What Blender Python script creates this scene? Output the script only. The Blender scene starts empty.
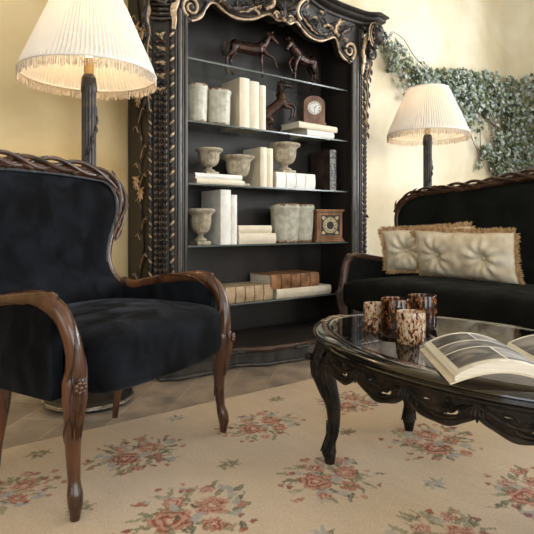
import bpy, math, random
from math import sin, cos, pi, sqrt
from mathutils import Vector, Matrix, Euler, noise
import numpy as np

random.seed(7)
SC = bpy.context.scene
COL = SC.collection
V = Vector

# ------------------------------------------------------------------ materials
def newmat(name):
    m = bpy.data.materials.new(name); m.use_nodes = True
    nt = m.node_tree
    for n in list(nt.nodes): nt.nodes.remove(n)
    out = nt.nodes.new('ShaderNodeOutputMaterial')
    return m, nt, out

def N(nt, typ, **kw):
    n = nt.nodes.new(typ)
    for k, v in kw.items():
        if k.startswith('i_'):
            key = k[2:]
            n.inputs[int(key) if key.isdigit() else key.replace('_', ' ')].default_value = v
        else: setattr(n, k, v)
    return n

def c4(c): return (c[0], c[1], c[2], 1.0)

def noisy(name, ca, cb, scale=8, rough=(.4, .6), bump=.0, bscale=60, metal=0, detail=6, stretch=(1, 1, 1),
          lo=.35, hi=.65, spec=.5, coat=0, sheen=0, sheen_tint=(1, 1, 1), sheen_rough=.3, third=None):
    m, nt, out = newmat(name)
    L = nt.links.new
    tc = N(nt, 'ShaderNodeTexCoord'); mp = N(nt, 'ShaderNodeMapping'); mp.inputs['Scale'].default_value = stretch
    L(tc.outputs['Object'], mp.inputs['Vector'])
    nz = N(nt, 'ShaderNodeTexNoise'); nz.inputs['Scale'].default_value = scale; nz.inputs['Detail'].default_value = detail
    L(mp.outputs[0], nz.inputs['Vector'])
    cr = N(nt, 'ShaderNodeValToRGB'); e = cr.color_ramp.elements
    e[0].position = lo; e[0].color = c4(ca); e[1].position = hi; e[1].color = c4(cb)
    if third:
        t = e.new(third[0]); t.color = c4(third[1])
    L(nz.outputs['Fac'], cr.inputs['Fac'])
    b = N(nt, 'ShaderNodeBsdfPrincipled')
    L(cr.outputs['Color'], b.inputs['Base Color'])
    mr = N(nt, 'ShaderNodeMapRange'); mr.inputs['To Min'].default_value = rough[0]; mr.inputs['To Max'].default_value = rough[1]
    L(nz.outputs['Fac'], mr.inputs['Value']); L(mr.outputs[0], b.inputs['Roughness'])
    b.inputs['Metallic'].default_value = metal
    b.inputs['Specular IOR Level'].default_value = spec
    b.inputs['Coat Weight'].default_value = coat
    if sheen:
        b.inputs['Sheen Weight'].default_value = sheen
        b.inputs['Sheen Tint'].default_value = c4(sheen_tint)
        b.inputs['Sheen Roughness'].default_value = sheen_rough
    if bump:
        n2 = N(nt, 'ShaderNodeTexNoise'); n2.inputs['Scale'].default_value = bscale; n2.inputs['Detail'].default_value = 4
        L(mp.outputs[0], n2.inputs['Vector'])
        bp = N(nt, 'ShaderNodeBump'); bp.inputs['Strength'].default_value = bump; bp.inputs['Distance'].default_value = .01
        L(n2.outputs['Fac'], bp.inputs['Height']); L(bp.outputs[0], b.inputs['Normal'])
    L(b.outputs[0], out.inputs[0])
    return m

def crushed(name, ca, cb, tint, sh):
    m, nt, out = newmat(name); L = nt.links.new
    tc = N(nt, 'ShaderNodeTexCoord'); mp = N(nt, 'ShaderNodeMapping'); mp.inputs['Scale'].default_value = (1, 1.3, .8)
    L(tc.outputs['Object'], mp.inputs[0])
    nz = N(nt, 'ShaderNodeTexNoise'); nz.inputs['Scale'].default_value = 9; nz.inputs['Detail'].default_value = 7; nz.inputs['Distortion'].default_value = .5
    L(mp.outputs[0], nz.inputs['Vector'])
    cr = N(nt, 'ShaderNodeValToRGB'); e = cr.color_ramp.elements
    e[0].position = .40; e[0].color = c4(ca); e[1].position = .70; e[1].color = c4(cb); L(nz.outputs['Fac'], cr.inputs[0])
    mr = N(nt, 'ShaderNodeMapRange'); mr.inputs['From Min'].default_value = .42; mr.inputs['From Max'].default_value = .68; mr.inputs['To Min'].default_value = sh * .12; mr.inputs['To Max'].default_value = sh
    L(nz.outputs['Fac'], mr.inputs['Value'])
    b = N(nt, 'ShaderNodeBsdfPrincipled'); L(cr.outputs[0], b.inputs['Base Color']); b.inputs['Roughness'].default_value = .9; b.inputs['Specular IOR Level'].default_value = .12
    L(mr.outputs[0], b.inputs['Sheen Weight']); b.inputs['Sheen Tint'].default_value = c4(tint); b.inputs['Sheen Roughness'].default_value = .4
    bp = N(nt, 'ShaderNodeBump'); bp.inputs['Strength'].default_value = .35; bp.inputs['Distance'].default_value = .02
    L(nz.outputs['Fac'], bp.inputs['Height']); L(bp.outputs[0], b.inputs['Normal'])
    L(b.outputs[0], out.inputs[0]); return m

M = {}
def plaster_mat():
    m, nt, out = newmat('plaster_lamp_tinted'); L = nt.links.new
    tc = N(nt, 'ShaderNodeTexCoord'); cols = []
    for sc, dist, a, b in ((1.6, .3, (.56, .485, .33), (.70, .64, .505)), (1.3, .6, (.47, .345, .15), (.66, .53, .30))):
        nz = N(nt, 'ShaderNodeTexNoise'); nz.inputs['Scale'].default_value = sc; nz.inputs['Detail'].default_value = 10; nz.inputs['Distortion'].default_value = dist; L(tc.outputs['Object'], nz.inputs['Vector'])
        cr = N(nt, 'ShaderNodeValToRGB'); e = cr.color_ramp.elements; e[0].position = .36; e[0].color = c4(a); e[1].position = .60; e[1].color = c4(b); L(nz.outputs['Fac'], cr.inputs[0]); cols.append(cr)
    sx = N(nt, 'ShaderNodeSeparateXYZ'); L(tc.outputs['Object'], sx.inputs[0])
    mr = N(nt, 'ShaderNodeMapRange'); mr.inputs['From Min'].default_value = 1.2; mr.inputs['From Max'].default_value = 3.4; mr.inputs['To Min'].default_value = 1; mr.inputs['To Max'].default_value = 0  # warm lamp glow on the left stretch, painted into the wall colour
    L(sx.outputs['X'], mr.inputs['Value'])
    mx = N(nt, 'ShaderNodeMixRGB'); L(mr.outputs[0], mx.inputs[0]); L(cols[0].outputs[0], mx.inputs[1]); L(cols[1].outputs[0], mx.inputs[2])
    b = N(nt, 'ShaderNodeBsdfPrincipled'); b.inputs['Roughness'].default_value = .75; b.inputs['Specular IOR Level'].default_value = .25; L(mx.outputs[0], b.inputs['Base Color'])
    n2 = N(nt, 'ShaderNodeTexNoise'); n2.inputs['Scale'].default_value = 9; n2.inputs['Detail'].default_value = 8; L(tc.outputs['Object'], n2.inputs['Vector'])
    bp = N(nt, 'ShaderNodeBump'); bp.inputs['Strength'].default_value = .3; bp.inputs['Distance'].default_value = .01; L(n2.outputs['Fac'], bp.inputs['Height']); L(bp.outputs[0], b.inputs['Normal'])
    L(b.outputs[0], out.inputs[0]); return m
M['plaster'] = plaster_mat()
M['ceiling'] = noisy('ceiling_paint', (.75, .71, .62), (.8, .76, .68), scale=2, rough=(.8, .9))
M['ebony'] = noisy('ebonised_wood', (.009, .008, .007), (.030, .021, .015), spec=.3, scale=9, rough=(.38, .55), bump=.15, bscale=45, stretch=(3, 3, .6))
M['ebony_in'] = noisy('ebonised_interior', (.011, .009, .008), (.027, .021, .018), scale=3, rough=(.38, .55), bump=.05, bscale=20, stretch=(2, 2, .4))
M['ebony_carved'] = noisy('carved_ebony', (.012, .010, .009), (.075, .045, .028), scale=22, rough=(.3, .5), bump=.3, bscale=90, lo=.42, hi=.72)
M['slate'] = noisy('slate_moulding', (.022, .020, .018), (.060, .053, .047), scale=14, rough=(.25, .45), bump=.1, bscale=60, stretch=(2, 2, .4))
M['gilt'] = noisy('worn_gilding', (.20, .12, .065), (.54, .39, .25), scale=30, rough=(.35, .55), metal=.35, bump=.3, bscale=120, lo=.3, hi=.55)
M['walnut'] = noisy('walnut', (.040, .015, .007), (.115, .044, .019), scale=7, rough=(.22, .36), bump=.08, bscale=40, stretch=(3, 3, .7), coat=.35)
M['walnut_dark'] = noisy('dark_walnut', (.018, .008, .005), (.085, .036, .018), scale=12, rough=(.3, .5), bump=.25, bscale=60, coat=.08)
M['tableblack'] = noisy('black_lacquer', (.007, .006, .005), (.020, .014, .011), scale=9, rough=(.12, .22), bump=.02, bscale=30, coat=1)
M['tablecarved'] = noisy('carved_black_brown', (.006, .005, .004), (.034, .022, .014), spec=.22, scale=20, rough=(.38, .55), bump=.35, bscale=80, lo=.42, hi=.75)
M['velvet'] = crushed('black_velvet', (.0014, .0016, .0022), (.008, .0098, .0135), (.55, .60, .72), .085)
M['velvet_sofa'] = crushed('charcoal_velvet', (.004, .0045, .004), (.009, .010, .008), (.55, .58, .52), .06)
M['piping'] = noisy('piping_cord', (.02, .022, .026), (.05, .055, .062), scale=50, rough=(.6, .8), sheen=.3)
M['stone'] = noisy('weathered_stone', (.21, .17, .11), (.50, .43, .31), scale=25, rough=(.75, .95), bump=.5, bscale=90, lo=.3, hi=.65)
M['paper'] = noisy('page_edges', (.66, .60, .48), (.80, .75, .64), scale=12, rough=(.75, .9), bump=.2, bscale=120, stretch=(.3, .3, 14))
M['cream'] = noisy('cream_vellum', (.66, .57, .42), (.78, .70, .55), scale=9, rough=(.5, .7), bump=.08, bscale=60)
M['white'] = noisy('white_cloth_binding', (.72, .69, .63), (.84, .82, .77), scale=18, rough=(.6, .8), bump=.15, bscale=120)
M['vellumtan'] = noisy('tan_vellum', (.36, .25, .14), (.58, .44, .28), scale=14, rough=(.4, .6), bump=.15, bscale=60)
M['leather'] = noisy('brown_leather', (.12, .045, .018), (.38, .19, .085), scale=14, rough=(.35, .55), bump=.2, bscale=70)
M['darkleather'] = noisy('dark_leather', (.02, .013, .01), (.05, .03, .022), scale=14, rough=(.35, .55), bump=.2, bscale=70)
M['spinegrey'] = noisy('silver_tooled_spine', (.05, .05, .055), (.30, .29, .28), scale=60, rough=(.4, .6), bump=.2, bscale=70, lo=.42, hi=.6)
M['bronze'] = noisy('bronze_patina', (.010, .007, .006), (.085, .036, .022), scale=24, rough=(.2, .38), metal=.55, bump=.25, bscale=70, lo=.35, hi=.7)
M['fringe'] = noisy('shade_fringe', (.40, .33, .25), (.62, .55, .46), scale=60, rough=(.7, .9))
M['brass'] = noisy('aged_brass', (.35, .22, .09), (.55, .38, .17), scale=20, rough=(.25, .4), metal=.9)
M['clockwood'] = noisy('clock_walnut', (.10, .04, .02), (.26, .12, .06), scale=20, rough=(.3, .5), bump=.1, bscale=60, stretch=(1, 1, .4))
M['clockoak'] = noisy('clock_oak', (.16, .07, .03), (.36, .18, .08), scale=20, rough=(.35, .5), bump=.1, bscale=60, stretch=(1, 1, .4))
M['enamel'] = noisy('white_enamel', (.80, .79, .75), (.86, .85, .82), scale=10, rough=(.15, .25))
M['black'] = noisy('black_paint', (.012, .012, .012), (.02, .02, .02), scale=10, rough=(.3, .4))
M['dialgold'] = noisy('gold_dial', (.45, .36, .2), (.66, .56, .38), scale=40, rough=(.35, .5), metal=.3)
M['silk'] = noisy('cream_silk', (.70, .57, .38), (.93, .85, .68), scale=11, rough=(.38, .6), bump=.2, bscale=30, lo=.3, hi=.65, sheen=.3, detail=8)
M['brush'] = noisy('gold_brush_fringe', (.42, .24, .10), (.72, .52, .30), scale=40, rough=(.6, .8))
M['leafgrey'] = noisy('ivy_leaf_pale', (.17, .21, .185), (.40, .45, .42), scale=25, rough=(.4, .6))
M['leafdark'] = noisy('ivy_leaf_dark', (.04, .065, .03), (.16, .19, .08), scale=25, rough=(.35, .55))
M['vine'] = noisy('ivy_stem', (.10, .06, .035), (.22, .15, .10), scale=30, rough=(.7, .9))
M['windowwood'] = noisy('painted_window_wood', (.6, .56, .48), (.68, .64, .56), scale=6, rough=(.4, .5))
M['chrome'] = noisy('lamp_metal', (.35, .32, .28), (.6, .56, .5), scale=20, rough=(.2, .35), metal=.9)

def pot_mat():
    m, nt, out = newmat('chipped_glazed_terracotta'); L = nt.links.new
    tc = N(nt, 'ShaderNodeTexCoord')
    nz = N(nt, 'ShaderNodeTexNoise'); nz.inputs['Scale'].default_value = 22; nz.inputs['Detail'].default_value = 8
    L(tc.outputs['Object'], nz.inputs['Vector'])
    cr = N(nt, 'ShaderNodeValToRGB'); e = cr.color_ramp.elements
    e[0].position = .3; e[0].color = (.33, .31, .23, 1); e[1].position = .62; e[1].color = (.56, .54, .44, 1)
    L(nz.outputs['Fac'], cr.inputs[0])
    sx = N(nt, 'ShaderNodeSeparateXYZ'); L(tc.outputs['Generated'], sx.inputs[0])
    # bare clay at the lip and the foot, broken by noise
    a = N(nt, 'ShaderNodeMath', operation='SUBTRACT'); a.inputs[1].default_value = .5; L(sx.outputs['Z'], a.inputs[0])
    ab = N(nt, 'ShaderNodeMath', operation='ABSOLUTE'); L(a.outputs[0], ab.inputs[0])
    n2 = N(nt, 'ShaderNodeTexNoise'); n2.inputs['Scale'].default_value = 45; n2.inputs['Detail'].default_value = 5
    L(tc.outputs['Object'], n2.inputs['Vector'])
    mu = N(nt, 'ShaderNodeMath', operation='MULTIPLY_ADD'); mu.inputs[1].default_value = .22; L(n2.outputs['Fac'], mu.inputs[0]); L(ab.outputs[0], mu.inputs[2])
    mr = N(nt, 'ShaderNodeMapRange'); mr.inputs['From Min'].default_value = .555; mr.inputs['From Max'].default_value = .575
    L(mu.outputs[0], mr.inputs['Value'])
    mx = N(nt, 'ShaderNodeMixRGB'); mx.inputs[2].default_value = (.19, .105, .055, 1)
    L(mr.outputs[0], mx.inputs[0]); L(cr.outputs[0], mx.inputs[1])
    b = N(nt, 'ShaderNodeBsdfPrincipled'); b.inputs['Roughness'].default_value = .5
    L(mx.outputs[0], b.inputs['Base Color'])
    bp = N(nt, 'ShaderNodeBump'); bp.inputs['Strength'].default_value = .25; bp.inputs['Distance'].default_value = .01
    L(nz.outputs['Fac'], bp.inputs['Height']); L(bp.outputs[0], b.inputs['Normal'])
    L(b.outputs[0], out.inputs[0]); return m
M['pot'] = pot_mat()

def glass_mat(name, tint, rough=.0, ior=1.5):
    m, nt, out = newmat(name); L = nt.links.new
    fr = N(nt, 'ShaderNodeFresnel'); fr.inputs['IOR'].default_value = ior
    tr = N(nt, 'ShaderNodeBsdfTransparent'); tr.inputs[0].default_value = c4(tint)
    gl = N(nt, 'ShaderNodeBsdfGlossy'); gl.inputs['Roughness'].default_value = rough
    ge = N(nt, 'ShaderNodeNewGeometry'); iv = N(nt, 'ShaderNodeMath', operation='SUBTRACT'); iv.inputs[0].default_value = 1; L(ge.outputs['Backfacing'], iv.inputs[1])
    mu = N(nt, 'ShaderNodeMath', operation='MULTIPLY'); L(fr.outputs[0], mu.inputs[0]); L(iv.outputs[0], mu.inputs[1])
    mx = N(nt, 'ShaderNodeMixShader'); L(mu.outputs[0], mx.inputs[0]); L(tr.outputs[0], mx.inputs[1]); L(gl.outputs[0], mx.inputs[2])
    L(mx.outputs[0], out.inputs[0]); return m
M['glass_table'] = glass_mat('table_glass', (.88, .91, .93))
M['glass_shelf'] = glass_mat('shelf_glass', (.90, .93, .91), ior=1.45)
M['glass_edge'] = noisy('polished_glass_edge', (.07, .085, .08), (.12, .14, .13), scale=5, rough=(.1, .2), spec=.8)
M['pane'] = glass_mat('window_glass', (.97, .98, .98))

def tortoise_mat(name, light, dark, amber, scale, thr):
    m, nt, out = newmat(name); L = nt.links.new
    tc = N(nt, 'ShaderNodeTexCoord'); mp = N(nt, 'ShaderNodeMapping'); mp.inputs['Scale'].default_value = (1, 1, .6)
    L(tc.outputs['Object'], mp.inputs[0])
    nz = N(nt, 'ShaderNodeTexNoise'); nz.inputs['Scale'].default_value = scale; nz.inputs['Detail'].default_value = 2; nz.inputs['Distortion'].default_value = .6
    L(mp.outputs[0], nz.inputs['Vector'])
    sx = N(nt, 'ShaderNodeSeparateXYZ'); L(tc.outputs['Generated'], sx.inputs[0])
    ad = N(nt, 'ShaderNodeMath', operation='MULTIPLY_ADD'); ad.inputs[1].default_value = .14; L(sx.outputs['Z'], ad.inputs[0]); L(nz.outputs['Fac'], ad.inputs[2])
    cr = N(nt, 'ShaderNodeValToRGB'); e = cr.color_ramp.elements
    e[0].position = thr - .04; e[0].color = c4(dark); e[1].position = thr + .14; e[1].color = c4(light)
    t = e.new(thr + .02); t.color = c4(amber)
    L(ad.outputs[0], cr.inputs[0])
    b = N(nt, 'ShaderNodeBsdfPrincipled'); b.inputs['Roughness'].default_value = .12; b.inputs['Coat Weight'].default_value = .5
    L(cr.outputs[0], b.inputs['Base Color'])
    tl = N(nt, 'ShaderNodeBsdfTranslucent'); L(cr.outputs[0], tl.inputs[0])
    mx = N(nt, 'ShaderNodeMixShader'); mx.inputs[0].default_value = .35
    L(b.outputs[0], mx.inputs[1]); L(tl.outputs[0], mx.inputs[2]); L(mx.outputs[0], out.inputs[0]); return m
M['tort_light'] = tortoise_mat('speckled_cream_glass', (.72, .60, .46), (.06, .018, .01), (.42, .18, .06), 105, .52)
M['tort_dark'] = tortoise_mat('tortoiseshell_glass', (.50, .24, .09), (.025, .008, .005), (.16, .04, .010), 95, .645)

def shade_mat():
    m, nt, out = newmat('pleated_shade_cloth'); L = nt.links.new
    d = N(nt, 'ShaderNodeBsdfDiffuse'); d.inputs[0].default_value = (.84, .83, .80, 1)
    t = N(nt, 'ShaderNodeBsdfTranslucent'); t.inputs[0].default_value = (.90, .80, .64, 1)
    mx = N(nt, 'ShaderNodeMixShader'); mx.inputs[0].default_value = .15
    L(d.outputs[0], mx.inputs[1]); L(t.outputs[0], mx.inputs[2]); L(mx.outputs[0], out.inputs[0]); return m
M['shade'] = shade_mat()

def bulb_mat():
    m, nt, out = newmat('lit_bulb'); e = N(nt, 'ShaderNodeEmission'); e.inputs[0].default_value = (1, .78, .48, 1); e.inputs[1].default_value = 12
    nt.links.new(e.outputs[0], out.inputs[0]); return m
M['bulb'] = bulb_mat()

def tile_mat():
    m, nt, out = newmat('stone_floor_tiles'); L = nt.links.new
    tc = N(nt, 'ShaderNodeTexCoord'); mp = N(nt, 'ShaderNodeMapping'); mp.inputs['Rotation'].default_value = (0, 0, R(-45))
    L(tc.outputs['Object'], mp.inputs[0])
    br = N(nt, 'ShaderNodeTexBrick'); br.offset = .5
    for k, v in (('Scale', 1.0), ('Mortar Size', .004), ('Mortar Smooth', .3), ('Bias', 0), ('Brick Width', .40), ('Row Height', .20)):
        br.inputs[k].default_value = v
    br.inputs['Color1'].default_value = (.28, .225, .185, 1); br.inputs['Color2'].default_value = (.36, .295, .24, 1); br.inputs['Mortar'].default_value = (.44, .37, .30, 1)
    L(mp.outputs[0], br.inputs['Vector'])
    nz = N(nt, 'ShaderNodeTexNoise'); nz.inputs['Scale'].default_value = 7; nz.inputs['Detail'].default_value = 8
    L(tc.outputs['Object'], nz.inputs['Vector'])
    cr = N(nt, 'ShaderNodeValToRGB'); e = cr.color_ramp.elements
    e[0].position = .3; e[0].color = (.6, .6, .6, 1); e[1].position = .7; e[1].color = (1.25, 1.2, 1.15, 1)
    L(nz.outputs['Fac'], cr.inputs[0])
    mx = N(nt, 'ShaderNodeMixRGB', blend_type='MULTIPLY'); mx.inputs[0].default_value = 1
    L(br.outputs['Color'], mx.inputs[1]); L(cr.outputs[0], mx.inputs[2])
    b = N(nt, 'ShaderNodeBsdfPrincipled'); L(mx.outputs[0], b.inputs['Base Color'])
    mr = N(nt, 'ShaderNodeMapRange'); mr.inputs['To Min'].default_value = .2; mr.inputs['To Max'].default_value = .55
    L(nz.outputs['Fac'], mr.inputs['Value']); L(mr.outputs[0], b.inputs['Roughness'])
    bp = N(nt, 'ShaderNodeBump'); bp.inputs['Strength'].default_value = .3; bp.inputs['Distance'].default_value = .01
    sb = N(nt, 'ShaderNodeMath', operation='SUBTRACT'); L(nz.outputs['Fac'], sb.inputs[0]); L(br.outputs['Fac'], sb.inputs[1])
    L(sb.outputs[0], bp.inputs['Height']); L(bp.outputs[0], b.inputs['Normal'])
    L(b.outputs[0], out.inputs[0]); return m
def R(d): return math.radians(d)
M['tile'] = tile_mat()

def rug_mat():
    m, nt, out = newmat('woven_wool'); L = nt.links.new
    at = N(nt, 'ShaderNodeAttribute'); at.attribute_name = 'weave'
    tc = N(nt, 'ShaderNodeTexCoord')
    nz = N(nt, 'ShaderNodeTexNoise'); nz.inputs['Scale'].default_value = 260; nz.inputs['Detail'].default_value = 2
    L(tc.outputs['Object'], nz.inputs['Vector'])
    cr = N(nt, 'ShaderNodeValToRGB'); e = cr.color_ramp.elements
    e[0].position = .3; e[0].color = (.8, .8, .8, 1); e[1].position = .7; e[1].color = (1.1, 1.1, 1.1, 1)
    L(nz.outputs['Fac'], cr.inputs[0])
    mx = N(nt, 'ShaderNodeMixRGB', blend_type='MULTIPLY'); mx.inputs[0].default_value = .8
    L(at.outputs['Color'], mx.inputs[1]); L(cr.outputs[0], mx.inputs[2])
    b = N(nt, 'ShaderNodeBsdfPrincipled'); b.inputs['Roughness'].default_value = .9; b.inputs['Specular IOR Level'].default_value = .2
    L(mx.outputs[0], b.inputs['Base Color'])
    bp = N(nt, 'ShaderNodeBump'); bp.inputs['Strength'].default_value = .35; bp.inputs['Distance'].default_value = .004
    L(nz.outputs['Fac'], bp.inputs['Height']); L(bp.outputs[0], b.inputs['Normal'])
    L(b.outputs[0], out.inputs[0]); return m
M['rug'] = rug_mat()

def print_mat(name, seed, a, bcol):
    m, nt, out = newmat(name); L = nt.links.new
    tc = N(nt, 'ShaderNodeTexCoord'); mp = N(nt, 'ShaderNodeMapping'); mp.inputs['Location'].default_value = (seed, seed * .7, 0); mp.inputs['Scale'].default_value = (9, 13, 9)
    L(tc.outputs['Object'], mp.inputs[0])
    nz = N(nt, 'ShaderNodeTexNoise'); nz.inputs['Scale'].default_value = 1.4; nz.inputs['Detail'].default_value = 7; nz.inputs['Distortion'].default_value = .8
    L(mp.outputs[0], nz.inputs['Vector'])
    cr = N(nt, 'ShaderNodeValToRGB'); e = cr.color_ramp.elements
    e[0].position = .42; e[0].color = c4(a); e[1].position = .72; e[1].color = c4(bcol)
    L(nz.outputs['Fac'], cr.inputs[0])
    b = N(nt, 'ShaderNodeBsdfPrincipled'); b.inputs['Roughness'].default_value = .45; L(cr.outputs[0], b.inputs['Base Color'])
    L(b.outputs[0], out.inputs[0]); return m
M['photo_dark'] = print_mat('dark_photo_print', 3, (.025, .021, .018), (.26, .23, .20))
M['photo_mid'] = print_mat('grey_photo_print', 9, (.06, .054, .05), (.36, .33, .30))
M['photo_light'] = print_mat('pale_photo_print', 5, (.11, .10, .095), (.46, .43, .40))

# ------------------------------------------------------------------ mesh builder
class MB:
    def __init__(s): s.v = []; s.f = []; s.m = []
    def add(s, vs, fs, mat=0):
        o = len(s.v); s.v += [tuple(p) for p in vs]
        for f in fs: s.f.append(tuple(i + o for i in f)); s.m.append(mat)
    def box(s, lo, hi, mat=0, M4=None):
        x0, y0, z0 = lo; x1, y1, z1 = hi
        vs = [V((x, y, z)) for z in (z0, z1) for y in (y0, y1) for x in (x0, x1)]
        if M4: vs = [M4 @ p for p in vs]
        s.add(vs, [(0, 2, 3, 1), (4, 5, 7, 6), (0, 1, 5, 4), (2, 6, 7, 3), (0, 4, 6, 2), (1, 3, 7, 5)], mat)
    def rings(s, rings, mat=0, caps=True, closed=False):
        n = len(rings[0]); vs = [p for r in rings for p in r]; fs = []
        k = len(rings)
        for i in range(k if closed else k - 1):
            a = i * n; b = ((i + 1) % k) * n
            for j in range(n):
                j2 = (j + 1) % n; fs.append((a + j, a + j2, b + j2, b + j))
        if caps and not closed:
            fs.append(tuple(range(n - 1, -1, -1))); fs.append(tuple((k - 1) * n + j for j in range(n)))
        s.add(vs, fs, mat)
    def tube(s, pts, rad, n=8, mat=0, closed=False, flat=1.0, up=None, caps=True, twist=0):
        pts = [V(p) for p in pts]; k = len(pts)
        if not hasattr(rad, '__len__'): rad = [rad] * k
        rings = []; prev = None
        for i in range(k):
            if closed: t = pts[(i + 1) % k] - pts[i - 1]
            else: t = pts[min(i + 1, k - 1)] - pts[max(i - 1, 0)]
            if t.length < 1e-9: t = V((0, 0, 1))
            t.normalize()
            if up is not None: a = V(up) - t * V(up).dot(t)
            elif prev is None: a = V((0, 0, 1)) - t * t.z if abs(t.z) < .9 else V((1, 0, 0)) - t * t.x
            else: a = prev - t * prev.dot(t)
            if a.length < 1e-6: a = V((1, 0, 0)) - t * t.x
            if a.length < 1e-6: a = V((0, 1, 0)) - t * t.y
            a.normalize(); prev = a; b = t.cross(a)
            r = rad[i]; tw = twist * i
            rings.append([pts[i] + (b * cos(2 * pi * j / n + tw)) * r + a * (sin(2 * pi * j / n + tw) * r * flat) for j in range(n)])
        s.rings(rings, mat, caps, closed)
    def lathe(s, prof, n=24, c=(0, 0, 0), mat=0, caps=True, wob=None):
        cx, cy, cz = c
        rings = []
        for r, z in prof:
            rings.append([(cx + (r * (1 + (wob(2 * pi * j / n, z) if wob else 0))) * cos(2 * pi * j / n), cy + (r * (1 + (wob(2 * pi * j / n, z) if wob else 0))) * sin(2 * pi * j / n), cz + z) for j in range(n)])
        s.rings(rings, mat, caps)
    def grid(s, fn, nu, nv, cu=False, cv=False, mat=0, flip=False):
        vs = []
        ku = nu if cu else nu + 1; kv = nv if cv else nv + 1
        for i in range(ku):
            for j in range(kv): vs.append(fn(i / nu, j / nv))
        fs = []
        for i in range(nu):
            for j in range(nv):
                a = i * kv + j; b = ((i + 1) % ku) * kv + j; c_ = ((i + 1) % ku) * kv + (j + 1) % kv; d = i * kv + (j + 1) % kv
                fs.append((a, d, c_, b) if flip else (a, b, c_, d))
        s.add(vs, fs, mat)
    def ell(s, c, r, n=10, m=7, mat=0, rot=None):
        c = V(c)
        if not hasattr(r, '__len__'): r = (r, r, r)
        rings = []
        for i in range(m + 1):
            th = pi * (i / m) * .998 + .001; q = []
            for j in range(n):
                p = V((r[0] * sin(th) * cos(2 * pi * j / n), r[1] * sin(th) * sin(2 * pi * j / n), -r[2] * cos(th)))
                if rot: p = rot @ p
                q.append(c + p)
            rings.append(q)
        s.rings(rings, mat)
    def prism(s, outline, P, d0, d1, mat=0):
        # outline: 2D list (simple polygon); P(u, v, w) -> 3D point
        from mathutils.geometry import tessellate_polygon
        n = len(outline)
        tri = tessellate_polygon([[V((u, v, 0)) for u, v in outline]])
        vs = [P(u, v, d0) for u, v in outline] + [P(u, v, d1) for u, v in outline]
        fs = [tuple(t) for t in tri] + [tuple(i + n for i in reversed(t)) for t in tri]
        for i in range(n): fs.append((i, (i + 1) % n, (i + 1) % n + n, i + n))
        s.add(vs, fs, mat)
    def leaf(s, pts, nrm, width, mat=0, lobes=3, cup=.25, n=12, tip=.0, lift=.0):
        # acanthus like leaf laid along pts; nrm = outward normal
        pts = [V(p) for p in pts]; nrm = V(nrm).normalized()
        def at(t):
            x = t * (len(pts) - 1); i = min(int(x), len(pts) - 2); return pts[i].lerp(pts[i + 1], x - i)
        rows = []
        for i in range(n + 1):
            t = i / n; p = at(t); d = (at(min(1, t + .02)) - at(max(0, t - .02))).normalized()
            side = d.cross(nrm).normalized()
            w = width * (sin(pi * min(1, t * .9 + .1)) ** .7) * (1 + .28 * sin(lobes * 2 * pi * t)) * (1 - .25 * t) + .0006
            h = nrm * (width * cup)
            rows.append([p - side * w - nrm * .001, p - side * w * .5 + h * .9, p + h * .45 + nrm * lift * sin(pi * t), p + side * w * .5 + h * .9, p + side * w - nrm * .001])
        vs = [q for r in rows for q in r]; fs = []
        for i in range(n):
            for j in range(4):
                a = i * 5 + j; fs.append((a, a + 1, a + 6, a + 5))
            fs.append((i * 5, i * 5 + 5, i * 5 + 9, i * 5 + 4))
        s.add(vs, fs, mat)
    def spiral(s, P, c, r0, turns, a0, sgn, rad, mat=0, n=7, ball=True, steps=30, end=.18):
        # P(u,v,w): local plane mapping
        pts = []; rr = []
        for i in range(steps + 1):
            t = i / steps; r = r0 * (1 - t * (1 - end)); a = a0 + sgn * turns * 2 * pi * t
            pts.append(P(c[0] + r * cos(a), c[1] + r * sin(a), 0)); rr.append(rad * (1 - .5 * t))
        s.tube(pts, rr, n, mat)
        if ball: s.ell(P(c[0], c[1], 0), r0 * end * 1.3, 8, 6, mat)
    def build(s, name, mats, parent=None, smooth=True, angle=40, bevel=0, bseg=2, mods=None):
        me = bpy.data.meshes.new(name); me.from_pydata(s.v, [], s.f)
        if not isinstance(mats, (list, tuple)): mats = [mats]
        for m in mats: me.materials.append(m)
        if len(mats) > 1: me.polygons.foreach_set('material_index', s.m)
        if smooth:
            me.polygons.foreach_set('use_smooth', [True] * len(me.polygons))
            try: me.set_sharp_from_angle(angle=math.radians(angle))
            except Exception: pass
        me.validate(); me.update()
        if len(s.v) < 60000:
            import bmesh
            bm = bmesh.new(); bm.from_mesh(me); bmesh.ops.recalc_face_normals(bm, faces=bm.faces); bm.to_mesh(me); bm.free()
        o = bpy.data.objects.new(name, me); COL.objects.link(o)
        if parent is not None: o.parent = parent
        if bevel:
            b = o.modifiers.new('bevel', 'BEVEL'); b.width = bevel; b.segments = bseg; b.limit_method = 'ANGLE'; b.angle_limit = math.radians(40)
        return o

def recalc(o):
    import bmesh
    bm = bmesh.new(); bm.from_mesh(o.data); bmesh.ops.recalc_face_normals(bm, faces=bm.faces); bm.to_mesh(o.data); bm.free(); return o

def thing(name, label, cat, loc=(0, 0, 0), rz=0, group=None, rot=None):
    o = bpy.data.objects.new(name, None); COL.objects.link(o); o.empty_display_size = .05
    o.location = loc; o.rotation_euler = rot if rot else (0, 0, rz)
    o['label'] = label; o['category'] = cat
    if group: o['group'] = group
    return o

def copy_tree(o, parent=None, loc=None, rot=None, label=None):
    c = o.copy(); COL.objects.link(c); c.parent = parent
    if loc: c.location = loc
    if rot: c.rotation_euler = rot
    if label: c['label'] = label
    for ch in [x for x in bpy.data.objects if x.parent == o]: copy_tree(ch, c)
    return c

def structure(o): o['kind'] = 'structure'; return o

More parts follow.
